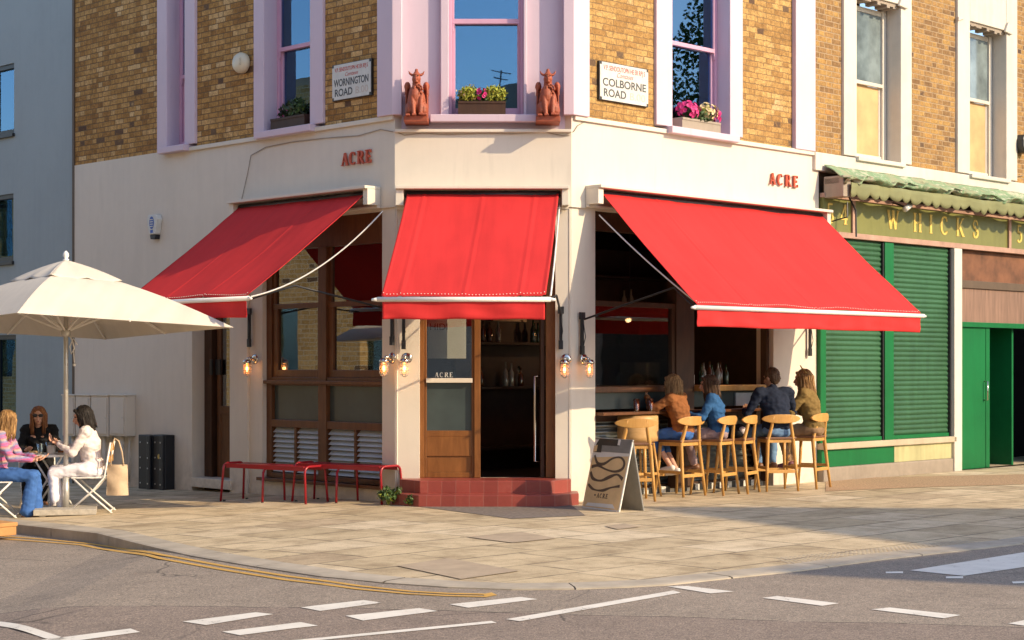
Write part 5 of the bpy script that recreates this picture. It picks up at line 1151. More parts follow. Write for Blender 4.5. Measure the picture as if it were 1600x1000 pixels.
q = lean(MB()); q.prism([(hw*.28,.71),(hw*.40,.71),(hw*.40,.772),(hw*.28,.772)], -.0075, -.0056); q.build('pale_print', m['paper'], fbd)
q = lean(MB()); q.prism([(-hw+.015,.685),(-hw+.075,.70),(-hw+.075,.63),(-hw+.015,.62)][::-1], -.0075, -.0056); q.build('tan_print', m['kraft'], fbd)
def wave(pts, wd_):
    q = lean(MB()); e = []; N_ = 40
    for i in range(N_+1):
        s_ = i/N_*(len(pts)-1); k = min(int(s_), len(pts)-2); f_ = s_-k; p0 = pts[max(0,k-1)]; p1 = pts[k]; p2 = pts[k+1]; p3 = pts[min(len(pts)-1,k+2)]
        cr = [0.5*((2*p1[j])+(-p0[j]+p2[j])*f_+(2*p0[j]-5*p1[j]+4*p2[j]-p3[j])*f_*f_+(-p0[j]+3*p1[j]-3*p2[j]+p3[j])*f_**3) for j in (0,1)]; e.append(cr)
    L_, Rr = [], []
    for i, p in enumerate(e):
        a = e[max(0,i-1)]; b = e[min(N_,i+1)]; l = math.hypot(b[0]-a[0], b[1]-a[1]) or 1; nx, nz = -(b[1]-a[1])/l, (b[0]-a[0])/l; ww = wd_*(.55+.45*math.sin(i/N_*math.pi*2.3+.6)**2)/2
        L_.append((p[0]+nx*ww, p[1]+nz*ww)); Rr.append((p[0]-nx*ww, p[1]-nz*ww))
    for i in range(N_): q.add([(Rr[i][0],-.0055,Rr[i][1]),(Rr[i+1][0],-.0055,Rr[i+1][1]),(L_[i+1][0],-.0055,L_[i+1][1]),(L_[i][0],-.0055,L_[i][1]),(Rr[i][0],-.0036,Rr[i][1]),(Rr[i+1][0],-.0036,Rr[i+1][1]),(L_[i+1][0],-.0036,L_[i+1][1]),(L_[i][0],-.0036,L_[i][1])], [(0,1,2,3),(7,6,5,4),(0,4,5,1),(3,2,6,7)])
    q.build('wave_print', m['bronze_line'], fbd)
k = hw/.25
wave([(-.21*k,.585),(-.15*k,.50),(-.06*k,.50),(.04*k,.565),(.14*k,.58),(.20*k,.53),(.19*k,.46),(.10*k,.425),(-.02*k,.44),(-.14*k,.475),(-.22*k,.455)], .036)
wave([(-.22*k,.40),(-.17*k,.33),(-.06*k,.315),(.05*k,.365),(.14*k,.395),(.22*k,.35)], .040)
wave([(-.22*k,.265),(-.14*k,.215),(-.02*k,.21),(.09*k,.25),(.20*k,.275)], .032)
q = lean(MB()); q.prism([(-hw+.06,.03),(hw-.08,.03),(hw-.13,.075),(-hw+.10,.065)], -.0065, -.0037); q.build('pale_print', m['paper'], fbd)
xx = -.075*k; 
q = lean(MB()); q.ell((xx-.035,-.0045,.155), (.018,.002,.010), 8); q.build('wave_print', m['bronze_line'], fbd)
for ch in 'ACRE':
    gm_, adv = glyph(ch, .05, xx, .128, .0025, -.0036); gm_.M = R_; gm2 = MB(R_); gm2.add([tuple(v) for v in gm_.v], gm_.f); gm2.build('board_letter', m['bronze_line'], fbd); xx += adv+.012
q = MB(); zt_ = hb*math.cos(math.atan2(ln,hb)); q.M = Matrix.Translation((0, .34, 0)) @ Matrix.Rotation(math.atan2(.34-ln, hb), 4, 'X'); q.box(-hw, hw, -.018, 0, 0, hb*.99); q.build('rear_board', m['grey_print'], t, None, .005)
# ---------------------------------------------------------------- parasol
px_, py_ = G(103, 803); zp = zg(px_)
t = thing('parasol', 'large square off-white market parasol over the pavement table', 'parasol', gf(px_, py_, zp))
MB().box(-.33,.33,-.33,.33,.012,.075).box(-.27,-.2,-.32,.32,0,.013).box(.2,.27,-.32,.32,0,.013).build('base_slab', m['concrete'], t, gf(px_, py_, zp, .22), .006)
MB().tube([(0,0,.07),(0,0,.42)], .036, 16).build('base_tube', m['steel'], t, None, 0, True)
MB().tube([(0,0,.42),(0,0,2.79)], .026, 14).build('pole', m['steel'], t, None, 0, True)
Zb, Zp = 2.05, 2.66; hd = 1.84; tl = .075
pts8 = [];
for k in range(8):
    a = k*math.pi/4-math.pi/2; r = hd if k % 2 == 0 else hd*.715; pts8.append((r*math.cos(a), r*math.sin(a)))
def tilt(x, y, z): return (x, y, z-y*tl/1.0*.75)
q = MB(); NU, NV = 8*8, 14; z_e = Zb-zp*0
def can_(a, b, rmin=.05, zoff=0):
    s_ = a*8; k = int(s_) % 8; f_ = s_-int(s_); x0, y0 = pts8[k]; x1, y1 = pts8[(k+1) % 8]; x = x0+(x1-x0)*f_; y = y0+(y1-y0)*f_
    pull = 1-.02*abs(math.sin(math.pi*s_/2)); r = rmin+(1-rmin)*b; zz = Zp-(Zp-Zb)*b+.045*math.sin(math.pi*b)
    return tilt(x*r*(1-(1-pull)*b), y*r*(1-(1-pull)*b), zz+zoff)
q.sheet(lambda a, b: can_(a, b, .12), NU, NV)
cn = q.build('canopy', m['canvas'], t, None, 0, False); sm = cn.modifiers.new('s','SOLIDIFY'); sm.thickness = .004
q = MB(); q.sheet(lambda a, b: (lambda c_: (c_[0], c_[1], c_[2]+.13-.06*b*b-.03*b*abs(math.sin(a*8*math.pi))))(can_(a, .33*b+.005, .0)), 64, 10)
vt = q.build('vent_cap', m['canvas'], t, None, 0, True); sm = vt.modifiers.new('s','SOLIDIFY'); sm.thickness = .004
MB().lathe([(.03,0),(.035,.02),(.018,.03),(.035,.06),(.028,.09),(.006,.115)], (0,0,2.78), 14).build('finial', m['white_metal'], t, None, 0, True)
for k in range(8):
    x, y = pts8[k]; rb = MB().bar(tilt(0,0,Zp-.03), tilt(x*.98, y*.98, Zb+.0), .014, .022); rb.build('rib', m['white_metal'], t)
    MB().bar((0,0,2.0), tilt(x*.5, y*.5, (Zp+Zb)/2+.01), .012, .018).build('strut', m['white_metal'], t)
MB().lathe([(.045,0),(.055,.02),(.055,.06),(.04,.08)], (0,0,1.95), 14).build('hub', m['steel'], t, None, 0, True)
MB().tube([(.03,0,1.98),(.08,-.03,1.9),(.10,-.03,1.82),(.07,-.04,1.76),(.05,-.03,1.84),(.09,-.03,1.93),(.13,-.02,1.86)], .008, 6).tube([(.09,-.03,1.8),(.10,-.03,1.66)], .006, 6).ell((.10,-.03,1.64), .018, 8).build('pull_cord', m['paper'], t, None, 0, True)
# ---------------------------------------------------------------- bistro table and chairs
tx, ty = G(80, 799.5); tz = zg(tx)
t = thing('bistro_table', 'small round folding cafe table with crossed legs under the parasol', 'table', gf(tx, ty, tz)); TH = .65
MB().lathe([(.285,0),(.29,.01),(.29,.022),(.28,.026)], (0,0,TH-.026), 36).build('tabletop', m['white_metal'], t, None, 0)
for (x0, x1, y_) in ((-.24,.16,-.17),(.24,-.16,-.17),(-.24,.16,.17),(.24,-.16,.17)): MB().tube([(x0*.95,y_,0),(x1,y_*.9,TH-.03)], .011, 8).build('leg', m['white_metal'], t, None, 0, True)
MB().tube([(0,-.17,.31),(0,.17,.31)], .008, 6).build('crossbar', m['steel'], t)
def chair():
    t = thing('folding_chair', 'x', 'chair', Matrix(), 'cream folding bistro chairs round the pavement table')
    q = MB(); [q.box(-.19+k*.064, -.19+k*.064+.054, -.17, .19, .385, .398) for k in range(6)]; q.build('seat', m['white_metal'], t, None, .003)
    q = MB(); q.box(-.185,.185,-.225,-.212,.56,.63); q.box(-.185,.185,-.235,-.222,.68,.77); q.build('backrest', m['oak'], t, None, .004)
    for sx in (-1, 1):
        MB().tube([(sx*.2,.24,0),(sx*.2,-.05,.26),(sx*.2,-.17,.40),(sx*.2,-.235,.78)], .010, 8).build('leg', m['white_metal'], t, None, 0, True)
        MB().tube([(sx*.18,-.25,0),(sx*.18,.0,.22),(sx*.18,.17,.385)], .010, 8).build('leg', m['white_metal'], t, None, 0, True)
    MB().tube([(-.2,.22,.03),(.2,.22,.03)], .008, 6).tube([(-.18,-.235,.03),(.18,-.235,.03)], .008, 6).build('rung', m['white_metal'], t)
    return t
ch0 = chair()
c1x, c1y = G(142, 800)
CF = [gf(c1x, c1y, zg(c1x), math.radians(97)), gf(*G(-6, 808), zg(-5.7), math.radians(-80)), gf(tx-.30, ty+.62, tz, math.radians(205))]
for i, (f_, lb) in enumerate(zip(CF, ['cream folding chair under the woman in white, tote bag hanging from it', 'cream folding chair under the woman in plaid at the left edge', 'cream folding chair hidden behind the table under the woman in sunglasses'])):
    if i == 0: ch0.matrix_basis = f_; WM[ch0.name] = f_; o = ch0
    else: o = copy_tree(ch0, f_)
    o['label'] = lb
# tote bag hanging from the white chair's back
bx = CF[0] @ V((-.10, -.30, 0))
t = thing('tote_bag', 'natural canvas tote bag hanging from the back of the white-clad woman chair', 'bag', gf(bx.x, bx.y, bx.z+.19, .1))
q = MB(); q.sheet(lambda a, b: ((a-.5)*(.24-.02*b), -.045*math.sin(math.pi*a)*(1-.4*b)+.006*math.sin(b*9+a*5), .34*b), 14, 12); q.sheet(lambda a, b: ((.5-a)*(.24-.02*b), .03*math.sin(math.pi*a)*(1-.4*b), .34*b), 14, 12); q.build('pouch', m['tote'], t, None, 0, True)
MB().tube([(-.07,-.02,.33),(-.06,-.01,.55),(-.03,.02,.63),(.01,.02,.60),(.05,-.01,.48),(.07,-.02,.33)], .009, 6).build('strap', m['tote'], t, None, 0, True)
# things on the table
def glassw(frame, lb, drink=None, hgt=.12, r=.034, grp=None):
    t = thing('drinking_glass', lb, 'glass', frame, grp)
    MB().lathe([(r*.8,0),(r*.8,.004),(r,hgt),(r-.003,hgt),(r*.8-.003,.008),(.001,.008)], (0,0,0), 14).build('tumbler', m['clear'], t, None, 0, True)
    if drink: MB().lathe([(r*.78,.009),(r*.92,hgt*.8)], (0,0,0), 14).build('drink', m[drink], t, None, 0, True)
gg = 'glasses on the pavement table'
for dx, dy, d, lb in ((-.10,-.05,None,'short clear glass on the table between the two women'),(-.03,.02,'bottle_c','taller water glass in the middle of the table'),(-.14,.06,None,'clear glass behind the candle on the table')):
    glassw(gf(tx+dx, ty+dy, tz+TH+.001), lb, d, .13 if d else .11, .036, gg)
def plate(frame, lb, food):
    t = thing('plate', lb, 'plate', frame); MB().lathe([(.05,0),(.10,.014),(.10,.018),(.05,.006),(.001,.006)], (0,0,0), 24).build('dish', m['sign_white'], t, None, 0, True)
    q = MB(); random.seed(len(lb)); [q.ell((random.uniform(-.05,.05),random.uniform(-.05,.05),.022), (.028,.022,.016), 8) for _ in range(7)]; q.build('food', m[food], t, None, 0, True)
plate(gf(tx+.14, ty-.06, tz+TH+.001), 'white plate of brown cake beside the woman in white', 'j_brown'); plate(gf(tx-.17, ty-.13, tz+TH+.001), 'white plate of pastry by the plaid sleeve', 'ply')
q = MB().lathe([(.04,0),(.045,.01),(.045,.09),(.035,.10)], (0,0,0), 16); o = q.build('sugar_pot', m['sign_white'], None, gf(tx+.03, ty-.10, tz+TH+.001), 0, True); tag(o, 'white ceramic pot at the centre of the pavement table', 'pot')
# orange timber planter at the kerb, far left
x, y = G(-30, 830); t = thing('timber_box', 'orange-brown timber box standing at the kerb at the left edge', 'box', gf(x, y, zg(x)-.05, -.75)); MB().box(-.35,.16,-.3,.3,0,.09).box(-.36,.17,-.31,.31,.09,.13).build('boards', m['planter'], t, None, .006)
# ---------------------------------------------------------------- ledge and bar things
fr = FR['R']
def onR(u, o, z): return wf('R', u, o, z)
zl = P('R', 1080, 640, -.1)[1]; zc_ = P('R', 1080, 606, -.1)[1]
glassw(onR(pU(981)+.0, .03, zl+.001), 'pint glass of amber drink on the ledge above the tub stool', 'beer', .15, .04, 'pint glasses on the outside ledge'); glassw(onR(pU(1003), .03, zl+.001), 'second pint glass of amber drink on the ledge, nearer the brown jacket', 'beer', .15, .04, 'pint glasses on the outside ledge')
x = pU(1011); t = thing('salt_shaker', 'small white shaker on the outside ledge left of the brown jacket', 'shaker', onR(x, -.04, zl+.001)); MB().lathe([(.018,0),(.022,.03),(.015,.06),(.016,.08),(.006,.09)], (0,0,0), 12).build('body', m['paper'], t, None, 0, True)
t = thing('cardboard_box', 'cardboard box on the bar counter inside the window', 'box', onR(pU(1035), -.42, zc_+.03)); MB().box(-.26,.20,-.12,.12,0,.28).build('carton', m['card'], t, None, .004); MB().box(-.05,-.01,-.122,-.1205,0,.28).build('tape', m['ply'], t)
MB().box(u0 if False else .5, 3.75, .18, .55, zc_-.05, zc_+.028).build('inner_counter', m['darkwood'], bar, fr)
rb = random.Random(5)
def bottle(frame, mt, lb, hgt=.28, grp='bottles on the bar shelves'):
    o = MB().lathe([(.034,0),(.036,.01),(.036,hgt*.58),(.014,hgt*.74),(.012,hgt),(.015,hgt)], (0,0,0), 10).build('bottle', mt, None, frame, 0, True); tag(o, lb, 'bottle', grp)
# back bar: shelves with bottles
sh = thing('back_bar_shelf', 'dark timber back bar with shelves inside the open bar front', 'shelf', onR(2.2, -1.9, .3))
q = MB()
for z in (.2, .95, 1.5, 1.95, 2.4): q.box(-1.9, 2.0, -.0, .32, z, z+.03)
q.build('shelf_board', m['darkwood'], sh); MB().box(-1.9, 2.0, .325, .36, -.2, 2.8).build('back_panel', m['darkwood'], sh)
for k in range(34):
    u = .45+rb.random()*3.4; zz = .3+rb.choice([.98,.98,1.53,1.98])
    bottle(onR(u, -2.05-rb.random()*.1, zz), [m['bottle_g'], m['bottle_b'], m['bottle_c']][k % 3], 'dark bottle among those on the back bar shelves', .22+rb.random()*.09)
t = thing('beer_tap_tower', 'chrome beer tap tower with pump handles on the inner bar', 'tap', onR(pU(1100)+.1, -.50, zc_+.03)); MB().box(-.16,.16,-.05,.05,0,.13).build('tower', m['steel'], t, None, .01)
q = MB(); [q.tube([(-.13+.085*k,-.03,.12),(-.14+.085*k,-.06,.20),(-.15+.085*k,-.05,.32)], [.008,.009,.017], 8) for k in range(4)]; q.build('pump_handle', m['chrome'], t, None, 0, True)
t = thing('coffee_machine', 'boxy coffee machine in the dim bar', 'machine', onR(2.75, -.75, zc_+.03)); MB().box(-.2,.2,-.1,.2,0,.32).build('body', m['navybox'], t, None, .02); MB().box(-.02,.08,-.13,-.101,.2,.32).build('dial_panel', m['paper'], t)
for k in range(12): bottle(onR(1.95+k*.06, -1.0-.05*(k%3), zc_+.03), [m['bottle_c'], m['bottle_b'], m['bottle_g']][k % 3], 'bottle or glass on the dim inner bar behind the centre post', .16+.03*(k%4), 'bottles on the inner bar')
t = thing('framed_picture', 'small framed picture on the dim back wall of the bar', 'picture', onR(1.2, -2.2, 2.3)); MB().box(-.3,.3,-.02,.02,-.2,.2).build('frame', m['door_wood'], t); MB().box(-.25,.25,-.025,-.021,-.15,.15).build('canvas_print', m['board'], t)
for k in range(7): bottle(onR(2.95+k*.085, -.5-.03*(k%2), zc_+.03), [m['bottle_g'], m['bottle_c'], m['bottle_b']][k % 3], 'bottle standing on the inner bar right of the taps', .26+.02*(k%3), 'bottles on the inner bar')
t = thing('bar_table', 'small high table lit by a lamp deep inside the corner doorway', 'table', gf(.25, 22.4, .25)); MB().lathe([(.35,0),(.35,.03)], (0,0,.98), 24).build('tabletop', m['door_wood'], t); MB().tube([(0,0,0),(0,0,.98)], .04).build('pedestal', m['black_metal'], t)
def pend(frame, lb, e):
    t = thing('pendant_lamp', lb, 'lamp', frame, 'small pendant lamps inside the bar'); MB().tube([(0,0,.1),(0,0,1.2)], .006).build('flex', m['black'], t); MB().lathe([(.02,.12),(.03,.11),(.10,.0),(.095,.0),(.02,.10)], (0,0,0), 16).build('shade', m['brown_dark'], t, None, 0, True); MB().ell((0,0,.02), .022, 10).build('bulb', m['bulb'], t, None, 0, True)
    l = bpy.data.lights.new('lamp_glow', 'POINT'); l.energy = e; l.color = (1,.50,.2); l.shadow_soft_size = .03; lo = bpy.data.objects.new('lamp_glow', l); C.objects.link(lo); lo.parent = t; lo.location = (0,0,-.02)
pend(gf(.2, 22.4, 2.1), 'small pendant lamp over the high table inside the doorway', 4)
u_, z_ = P('R', 984, 497, -1.2); pend(wf('R', u_, -1.2, z_), 'small pendant lamp glowing behind the left glass of the bar front', 5)
u_, z_ = P('R', 1150, 520, -1.3); pend(wf('R', u_, -1.3, z_), 'added lamp that lights the beer taps and bottles in the open bar', 9)  # lamp added to brighten the taps and bottles
# folded coat on the fourth stool
f4 = SF[3]; o = f4 @ V((0,0,.67)); t = thing('folded_coat', 'dark folded coat with pale lining on the stool left of the man in navy', 'coat', f4 @ Matrix.Translation((0,.02,.665)))
q = MB(); q.ell((0,0,.06), (.16,.15,.07)); q.ell((.05,-.05,.10), (.1,.09,.07)); q.ell((-.06,.04,.09), (.09,.1,.06)); blob(q, 'coat_bundle', m['black_c'], t, .012, 2)
MB().ell((-.02,-.12,.09), (.06,.05,.05), 10).build('lining', m['white_c'], t, None, 0, True)
# ---------------------------------------------------------------- people
def ik(a, c, l1, l2, pole):
    a = V(a); c = V(c); d = c-a; D = min(d.length, (l1+l2)*.999); n = d.normalized(); x = (l1*l1-l2*l2+D*D)/(2*D); hgt = math.sqrt(max(0, l1*l1-x*x)); p = V(pole); p = (p-n*p.dot(n)).normalized()
    return a+n*x+p*hgt, a+n*D
def hand(q, wr, dirv, palmn, curl=.6, side=1, s_=1):
    d = V(dirv).normalized(); n = V(palmn); n = (n-d*n.dot(d)).normalized(); sd = d.cross(n)*side; wr = V(wr)
    q.cap(wr, wr+d*.03, .023*s_, .022*s_, 8)
    for k in range(5): q.ell(wr+d*.05+sd*(-.026+.013*k), (.018*s_,.018*s_,.018*s_), 8)
    for k in range(4):
        b = wr+d*.085+sd*(-.027+.018*k); L_ = [.030,.034,.032,.025][k]; p0 = b; ang = 0
        for j, l in enumerate((L_*1.15, L_*.8, L_*.65)):
            ang += curl*(.55+.1*k*.5); dd = d*math.cos(ang)-n*math.sin(ang)*-1; p1 = p0+dd*l; q.cap(p0, p1, .0092-.0008*j, .0086-.0008*j, 7); p0 = p1
    tb_ = wr+d*.03-sd*.024; t1 = tb_+(d*.6-sd*.6+n*.45).normalized()*.038; t2 = t1+(d*.9+n*.4-sd*.05).normalized()*.028; q.cap(tb_, t1, .013, .011, 7); q.cap(t1, t2, .0105, .009, 7)
def jit(o, amp, sa, sb):
    nr = [v.normal.copy() for v in o.data.vertices]; cs_ = [v.co.copy() for v in o.data.vertices]; out = []
    for p, nn in zip(cs_, nr): out += list(p+nn*amp*mn.noise((p.x*sa, p.y*sa, p.z*sb)))
    o.data.vertices.foreach_set('co', out); o.data.update()
def person(lb, frame, hip, lean_, side_, head_yaw, head_pitch, hands, knees, ankles, top, legs, shoe, skinm, hair, hl=.25, hstyle='long', female=True, top_long=True, extras=None, toe=None, torso=.47, wide=1.0, skirt=False):
    t = thing('person', lb, 'person', frame); hip = V(hip)
    fw = V((0, math.sin(lean_), math.cos(lean_))) ; ch = hip+V((side_, 0, 0))*.6+fw*torso*.62; nk = hip+V((side_, 0, 0))+fw*torso; curve = nk+V((0,.03,.02))
    sw = (.165 if female else .195)*wide
    sh = [nk+V((sx*sw, -.005, -.045)) for sx in (-1, 1)]
    HM = Matrix.Translation(curve+V((0,.025,.115))) @ Matrix.Rotation(head_yaw, 4, 'Z') @ Matrix.Rotation(head_pitch, 4, 'X')
    b = MB(); c = MB(); tr = MB()
    # arms
    ends = []
    for i, sx in enumerate((-1, 1)):
        hx, hy, hz = hands[i][0]; el, wr = ik(sh[i], (hx, hy, hz), .275, .245, (sx*.6, -.5, -.8)); ends.append((el, wr))
        b.cap(sh[i], el, .045, .036); b.cap(el, wr, .036, .023)
        dv = V(hands[i][1]); hand(b, wr, dv, hands[i][2], hands[i][3] if len(hands[i]) > 3 else .6, sx)
        c.cap(sh[i], el, .060 if female else .066, .048); c.cap(el, el+(wr-el)*(.93 if top_long else .3), .050, .036)
    RX = Matrix.Rotation(-lean_, 4, 'X')
    wz = 1 if female else 1.12
    for q, e in ((b, 0), (c, .024)):
        q.ell(hip+fw*.02, (.155*wz+e, .115+e, .11+e), 16, RX); q.ell(hip+V((side_,0,0))*.4+fw*.17, (.125*wz+e, .10+e, .15+e), 16, RX); q.ell(ch, (.15*wz*wide+e, .108+e, .16+e), 18, RX)
        q.cap(sh[0]*.75+sh[1]*.25+V((0,0,-.01)), sh[1]*.75+sh[0]*.25+V((0,0,-.01)), .06+e*.7, .06+e*.7); q.cap(sh[0], sh[0]*.6+sh[1]*.4, .05+e, .055+e); q.cap(sh[1], sh[1]*.6+sh[0]*.4, .05+e, .055+e)
        if female: q.ell(ch+V((-.06,.09,.02)), (.06+e*.5,.05+e*.5,.06)); q.ell(ch+V((.06,.09,.02)), (.06+e*.5,.05+e*.5,.06))
    c.cap(nk+V((0,-.005,-.03)), nk+V((0,.005,.012)), .075, .062)
    b.cap(nk+V((0,0,-.03)), curve+V((0,.01,.03)), .056, .050)
    # head
    h_ = MB(HM); h_.ell((0,-.012,.012), (.074,.092,.098), 20); h_.ell((0,.022,-.04), (.056,.066,.068), 16); h_.ell((0,.052,-.082), (.026,.026,.024), 10)
    h_.tube([(0,.078,.012),(0,.098,-.014),(0,.108,-.030),(0,.088,-.040)], [.010,.012,.015,.010], 8); h_.ell((0,.088,-.056), (.024,.013,.007), 8); h_.ell((0,.086,-.067), (.020,.012,.007), 8)
    h_.ell((-.032,.070,-.022), (.022,.018,.02), 8); h_.ell((.032,.070,-.022), (.022,.018,.02), 8); h_.ell((0,.075,.034), (.048,.014,.012), 10)
    for sx in (-1,1): h_.ell((sx*.076,-.005,-.01), (.010,.020,.030), 8)
    b.v += h_.v if False else []; n0 = len(b.v); b.v += h_.v; b.f += [[i+n0 for i in f_] for f_ in h_.f]
    # legs
    for i, sx in enumerate((-1, 1)):
        hp = hip+V((sx*.085, .02, -.02)); kn, an = V(knees[i]), V(ankles[i]); b.cap(hp, kn, .075, .052); b.cap(kn, an, .050, .032)
        td = V(toe[i]) if toe else V((0,1,-.15)); td = td.normalized()
        b.cap(an+V((0,0,-.03)), an+td*.13+V((0,0,-.045)), .03, .024)
        tr.cap(hp, kn, .094, .066); 
        if legs[1] == 'long': tr.cap(kn, kn+(an-kn)*.92, .064, legs[2] if len(legs) > 2 else .048)
        elif legs[1] == 'mid': tr.cap(kn, kn+(an-kn)*.45, .066, .060)
    tr.ell(hip+V((0,0,-.02)), (.178*wz,.135,.105), 16)
    if skirt:
        for k in range(7):
            x_ = -.17+.055*k; kn_ = (V(knees[0])*(1-k/6)+V(knees[1])*(k/6)); kn_ = V((x_*.9, kn_.y+.01, kn_.z-.005)); tr.cap(hip+V((x_*.8,.02,.0)), kn_, .085, .062); tr.cap(kn_, V((x_*1.15, kn_.y-.03-.02*(k%2), kn_.z-.30)), .058, .042)
    if False:
        k0 = (V(knees[0])+V(knees[1]))/2; tr.ell(hip*.35+k0*.65+V((0,0,-.03)), (.17,.20,.085), 16); tr.ell(k0+V((0,-.02,-.10)), (.15,.08,.15), 14); tr.ell(k0+V((0,-.06,-.22)), (.16,.09,.14), 14); tr.ell(k0+V((0,-.12,-.14)), (.16,.17,.17), 14); tr.ell(k0+V((0,-.02,-.26)), (.17,.11,.12), 14)
    blob(b, 'body', m[skinm], t, .0068, 3); 
    def folds(o, amp, sc_):
        nr = [v.normal.copy() for v in o.data.vertices]; cs_ = [v.co.copy() for v in o.data.vertices]; out = []
        for p, nn in zip(cs_, nr):
            nz = mn.noise((p.x*sc_, p.y*sc_, p.z*sc_*1.6))+.5*mn.noise((p.x*sc_*2.3, p.y*sc_*2.3, p.z*sc_*3.3)); out += list(p+nn*nz*amp)
        o.data.vertices.foreach_set('co', out); o.data.update()
    o = blob(c, 'top', m[top], t, .009, 3); folds(o, .015, 10)
    o = blob(tr, 'trousers' if not skirt else 'skirt', m[legs[0]], t, .010, 3); folds(o, .013, 9)
    for i in range(2):
        an = V(ankles[i]); td = (V(toe[i]) if toe else V((0,1,-.15))).normalized(); s_ = MB(); s_.cap(an+V((0,0,-.035))-td*.03, an+td*.14+V((0,0,-.05)), .040, .032); s_.ell(an+td*.07+V((0,0,-.055)), (.042,.06,.03)); blob(s_, 'shoe', m[shoe], t, .009, 2)
    # hair
    hb_ = MB(HM)
    if hstyle == 'short':
        hb_.ell((0,-.022,.030), (.083,.098,.096), 18); hb_.ell((0,-.05,-.01), (.078,.065,.08), 14); o = blob(hb_, 'hair', m[hair], t, .006, 1); 
        jit(o, .006, 55, 55)
    else:
        hb_.ell((0,-.026,.030), (.086,.098,.098), 20); hb_.ell((-.0,-.055,-.04), (.082,.062,.09), 14)
        L_ = hl; hb_.ell((-.03,-.070,-.06-L_*.35), (.065,.045,.07+L_*.38), 12); hb_.ell((.03,-.070,-.06-L_*.35), (.065,.045,.07+L_*.38), 12)
        for sx in (-1,1): hb_.cap((sx*.072,-.005,.02), (sx*.088,-.0,-.06-L_*.35), .020, .026); hb_.cap((sx*.03,.058,.085), (sx*.074,.030,.03), .018, .016)
        o = blob(hb_, 'hair', m[hair], t, .0065, 1)
        jit(o, .007, 45, 7)
        stn = MB(HM); rn = random.Random(len(lb)*3)
        for k in range(210):
            a = rn.uniform(.62, 2*math.pi-.62); pa2 = (math.sin(a), math.cos(a)); el_ = rn.uniform(.2, 1.2); r0 = .088
            p = []; 
            for j in range(8):
                s3 = j/7
                if s3 < .4: e2 = el_*(1-s3/.4); rr = r0*math.cos(e2); zz_ = .030+.098*math.sin(e2); 
                else: rr = .088+(.004 if 'black' in hair else .012)*math.sin(s3*6+k)+.008*rn.random(); zz_ = .03-(s3-.4)/.6*(L_*rn.uniform(.9,1.1)+.02)
                p.append((pa2[0]*rr, -.026+pa2[1]*rr*1.12, zz_))
            th_ = rn.uniform(.35,.9); stn.tube(p, [z_*th_ for z_ in (.004,.006,.007,.008,.008,.007,.006,.002)], 4)
        stn.build('hair_strands', m[hair], t, None, 0, True)
    ey = MB(HM); [ey.ell((sx*.030,.074,.012), (.012,.009,.008), 8) for sx in (-1,1)]; ey.build('eyes', m['soil'], t, None, 0, True)
    lp = MB(HM); lp.ell((0,.094,-.060), (.021,.009,.006), 8); lp.build('lips', simple('lip_rose', (.42,.13,.11), .4) if 'lip' not in m else m['lip'], t, None, 0, True)
    if extras == 'sun':
        sg_ = MB(HM); [sg_.ell((sx*.034,.090,.012), (.030,.008,.022), 14) for sx in (-1,1)]; sg_.bar((-.02,.094,.018),(.02,.094,.018),.006,.006); [sg_.bar((sx*.064,.085,.018),(sx*.082,-.01,.012),.005,.006) for sx in (-1,1)]; sg_.build('sunglasses', m['black'], t, None, 0, True)
    if extras == 'headglasses':
        sg_ = MB(HM); 
        for sx in (-1,1): sg_.tube([(sx*.034+.03*math.cos(a*.524), -.005+.01*math.sin(a*.524), .145+.025*math.sin(a*.524)) for a in range(12)], .004, 5, closed=True); sg_.bar((sx*.06,-.01,.14),(sx*.08,-.06,.06),.004,.004)
        sg_.build('sunglasses', m['gold'], t, None, 0, True)
    return t
m['lip'] = simple('lip_rose', (.42,.13,.11), .4)
def seat(fr_, z=.68, s_=.95): return fr_ @ Matrix.Translation((0,0,z)) @ Matrix.Scale(s_, 4)
kb = [(-.10,.36,.02), (.10,.36,.02)]; ab_ = [(-.09,.26,-.34), (.11,.28,-.34)]
hb2 = [((-.16,.36,.30), (.3,.8,.3), (0,0,1)), ((.16,.36,.30), (-.3,.8,.3), (0,0,1))]
def rotf(fr_, deg, dx=0, dy=0): return fr_ @ Matrix.Translation((dx,dy,0)) @ Matrix.Rotation(math.radians(deg), 4, 'Z')
person('person in a brown suede jacket and blue jeans raising a glass at the bar', seat(rotf(SF[1], 14, .01, -.02)), (0,-.03,.08), .20, -.02, math.radians(-5), -.1,
       [((-.15,.40,.52), (.1,.5,.9), (1,0,0), .9), ((.14,.38,.33), (-.3,.8,.1), (0,0,1))], kb, [(-.06,.12,-.34),(.02,.08,-.38)], 'j_brown', ('denim','mid'), 'shoe_w', 'skin', 'h_blond', .16)
person('person with long fair hair in a blue shirt sitting in profile at the bar', seat(rotf(SF[2], 22, .0, -.03)), (0,-.03,.07), .16, 0, math.radians(10), -.12,
       hb2, kb, ab_, 'j_blue', ('mauve','long'), 'shoe_b', 'skin', 'h_brown', .22)
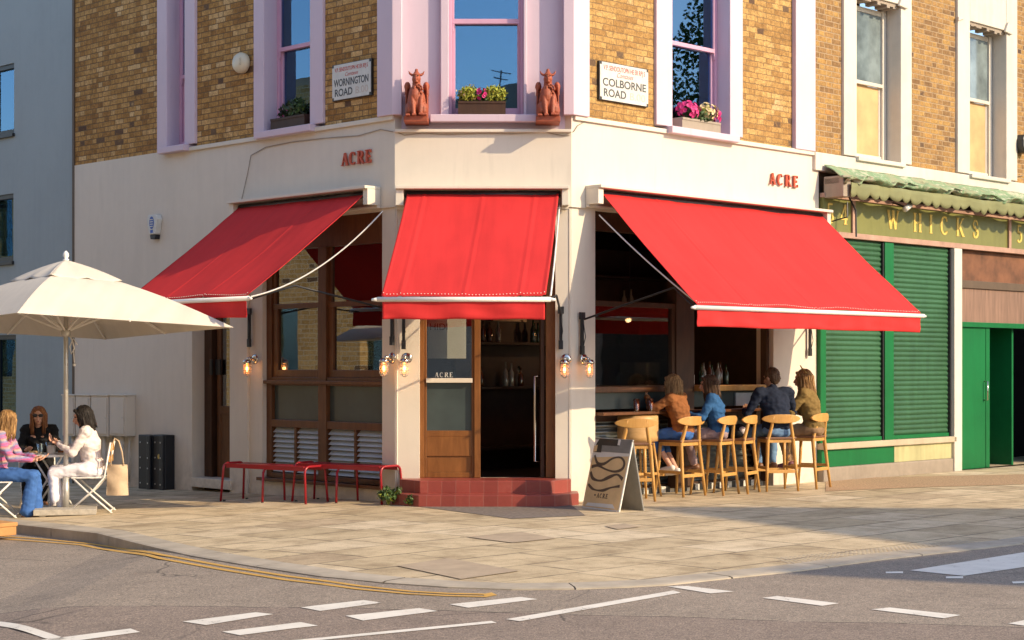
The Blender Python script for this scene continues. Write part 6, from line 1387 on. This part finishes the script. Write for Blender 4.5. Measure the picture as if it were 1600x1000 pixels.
person('broad man with short dark hair in a navy jumper, seated at the bar', seat(rotf(SF[4], 8, .01, .0), .68, 1.05), (0,-.03,.08), .22, .0, math.radians(25), -.22,
       [((-.24,.34,.28), (.5,.8,.2), (0,0,1)), ((.20,.36,.30), (-.3,.8,.2), (0,0,1))], [(-.13,.36,.02),(.14,.36,.02)], ab_, 'j_navy', ('denim_l','long'), 'shoe_b', 'skin2', 'h_brown', hstyle='short', female=False, wide=1.0)
person('person in an olive jacket with glasses on the head, rightmost at the bar', seat(rotf(SF[5], 8, -.03, -.08), .68, 1.02), (0,-.03,.08), .18, -.01, math.radians(22), -.12,
       [((-.13,.34,.40), (.2,.5,.9), (1,0,0), .9), ((.10,.33,.30), (-.3,.8,.1), (0,0,1))], kb, ab_, 'j_olive', ('khaki','long'), 'shoe_p', 'skin', 'h_honey', .26, extras='headglasses')
# pavement table
S9 = .96
def tseat(fr_, z=.40, s_=S9): return fr_ @ Matrix.Translation((0,0,z)) @ Matrix.Scale(s_, 4)
person('black-haired person in white jumper and white skirt at the pavement table', tseat(rotf(CF[0], 0, 0, .02)), (0,-.04,.09), .14, 0, math.radians(8), -.28,
       [((-.10,.34,.38), (.4,.7,.3), (0,0,1), .8), ((.08,.36,.38), (-.3,.8,.4), (0,0,1), .8)], [(-.11,.38,.05),(.10,.39,.07)], [(-.06,.30,-.36),(.10,.42,-.36)], 'white_c', ('white_s','long',.05), 'shoe_b', 'skin', 'h_black', .17, skirt=True)
person('person with long auburn hair and dark sunglasses in a black top behind the pavement table', tseat(rotf(CF[2], -20, 0, 0), .42, .92), (0,-.02,.09), .10, 0, math.radians(6), -.05,
       [((-.22,.42,.28), (-.1,.9,-.1), (0,0,1)), ((.10,.34,.28), (-.4,.8,0), (0,0,1))], [(-.12,.36,.04),(.10,.36,.04)], [(-.12,.34,-.36),(.10,.34,-.36)], 'black_c', ('black_c','long'), 'shoe_b', 'skin', 'h_auburn', .24, extras='sun')
person('person in plaid shirt and flared blue jeans at the left edge of the pavement table', tseat(rotf(CF[1], -8, 0, .02), .40, .95), (0,-.03,.09), .20, 0, math.radians(62), -.15,
       [((-.05,.42,.26), (.1,.9,.0), (0,0,1)), ((.14,.42,.24), (-.2,.9,0), (0,0,1))], [(-.11,.40,.05),(.12,.42,.06)], [(-.10,.40,-.37),(.12,.36,-.37)], 'plaid', ('denim','long',.085), 'shoe_b', 'skin', 'h_honey', .22)
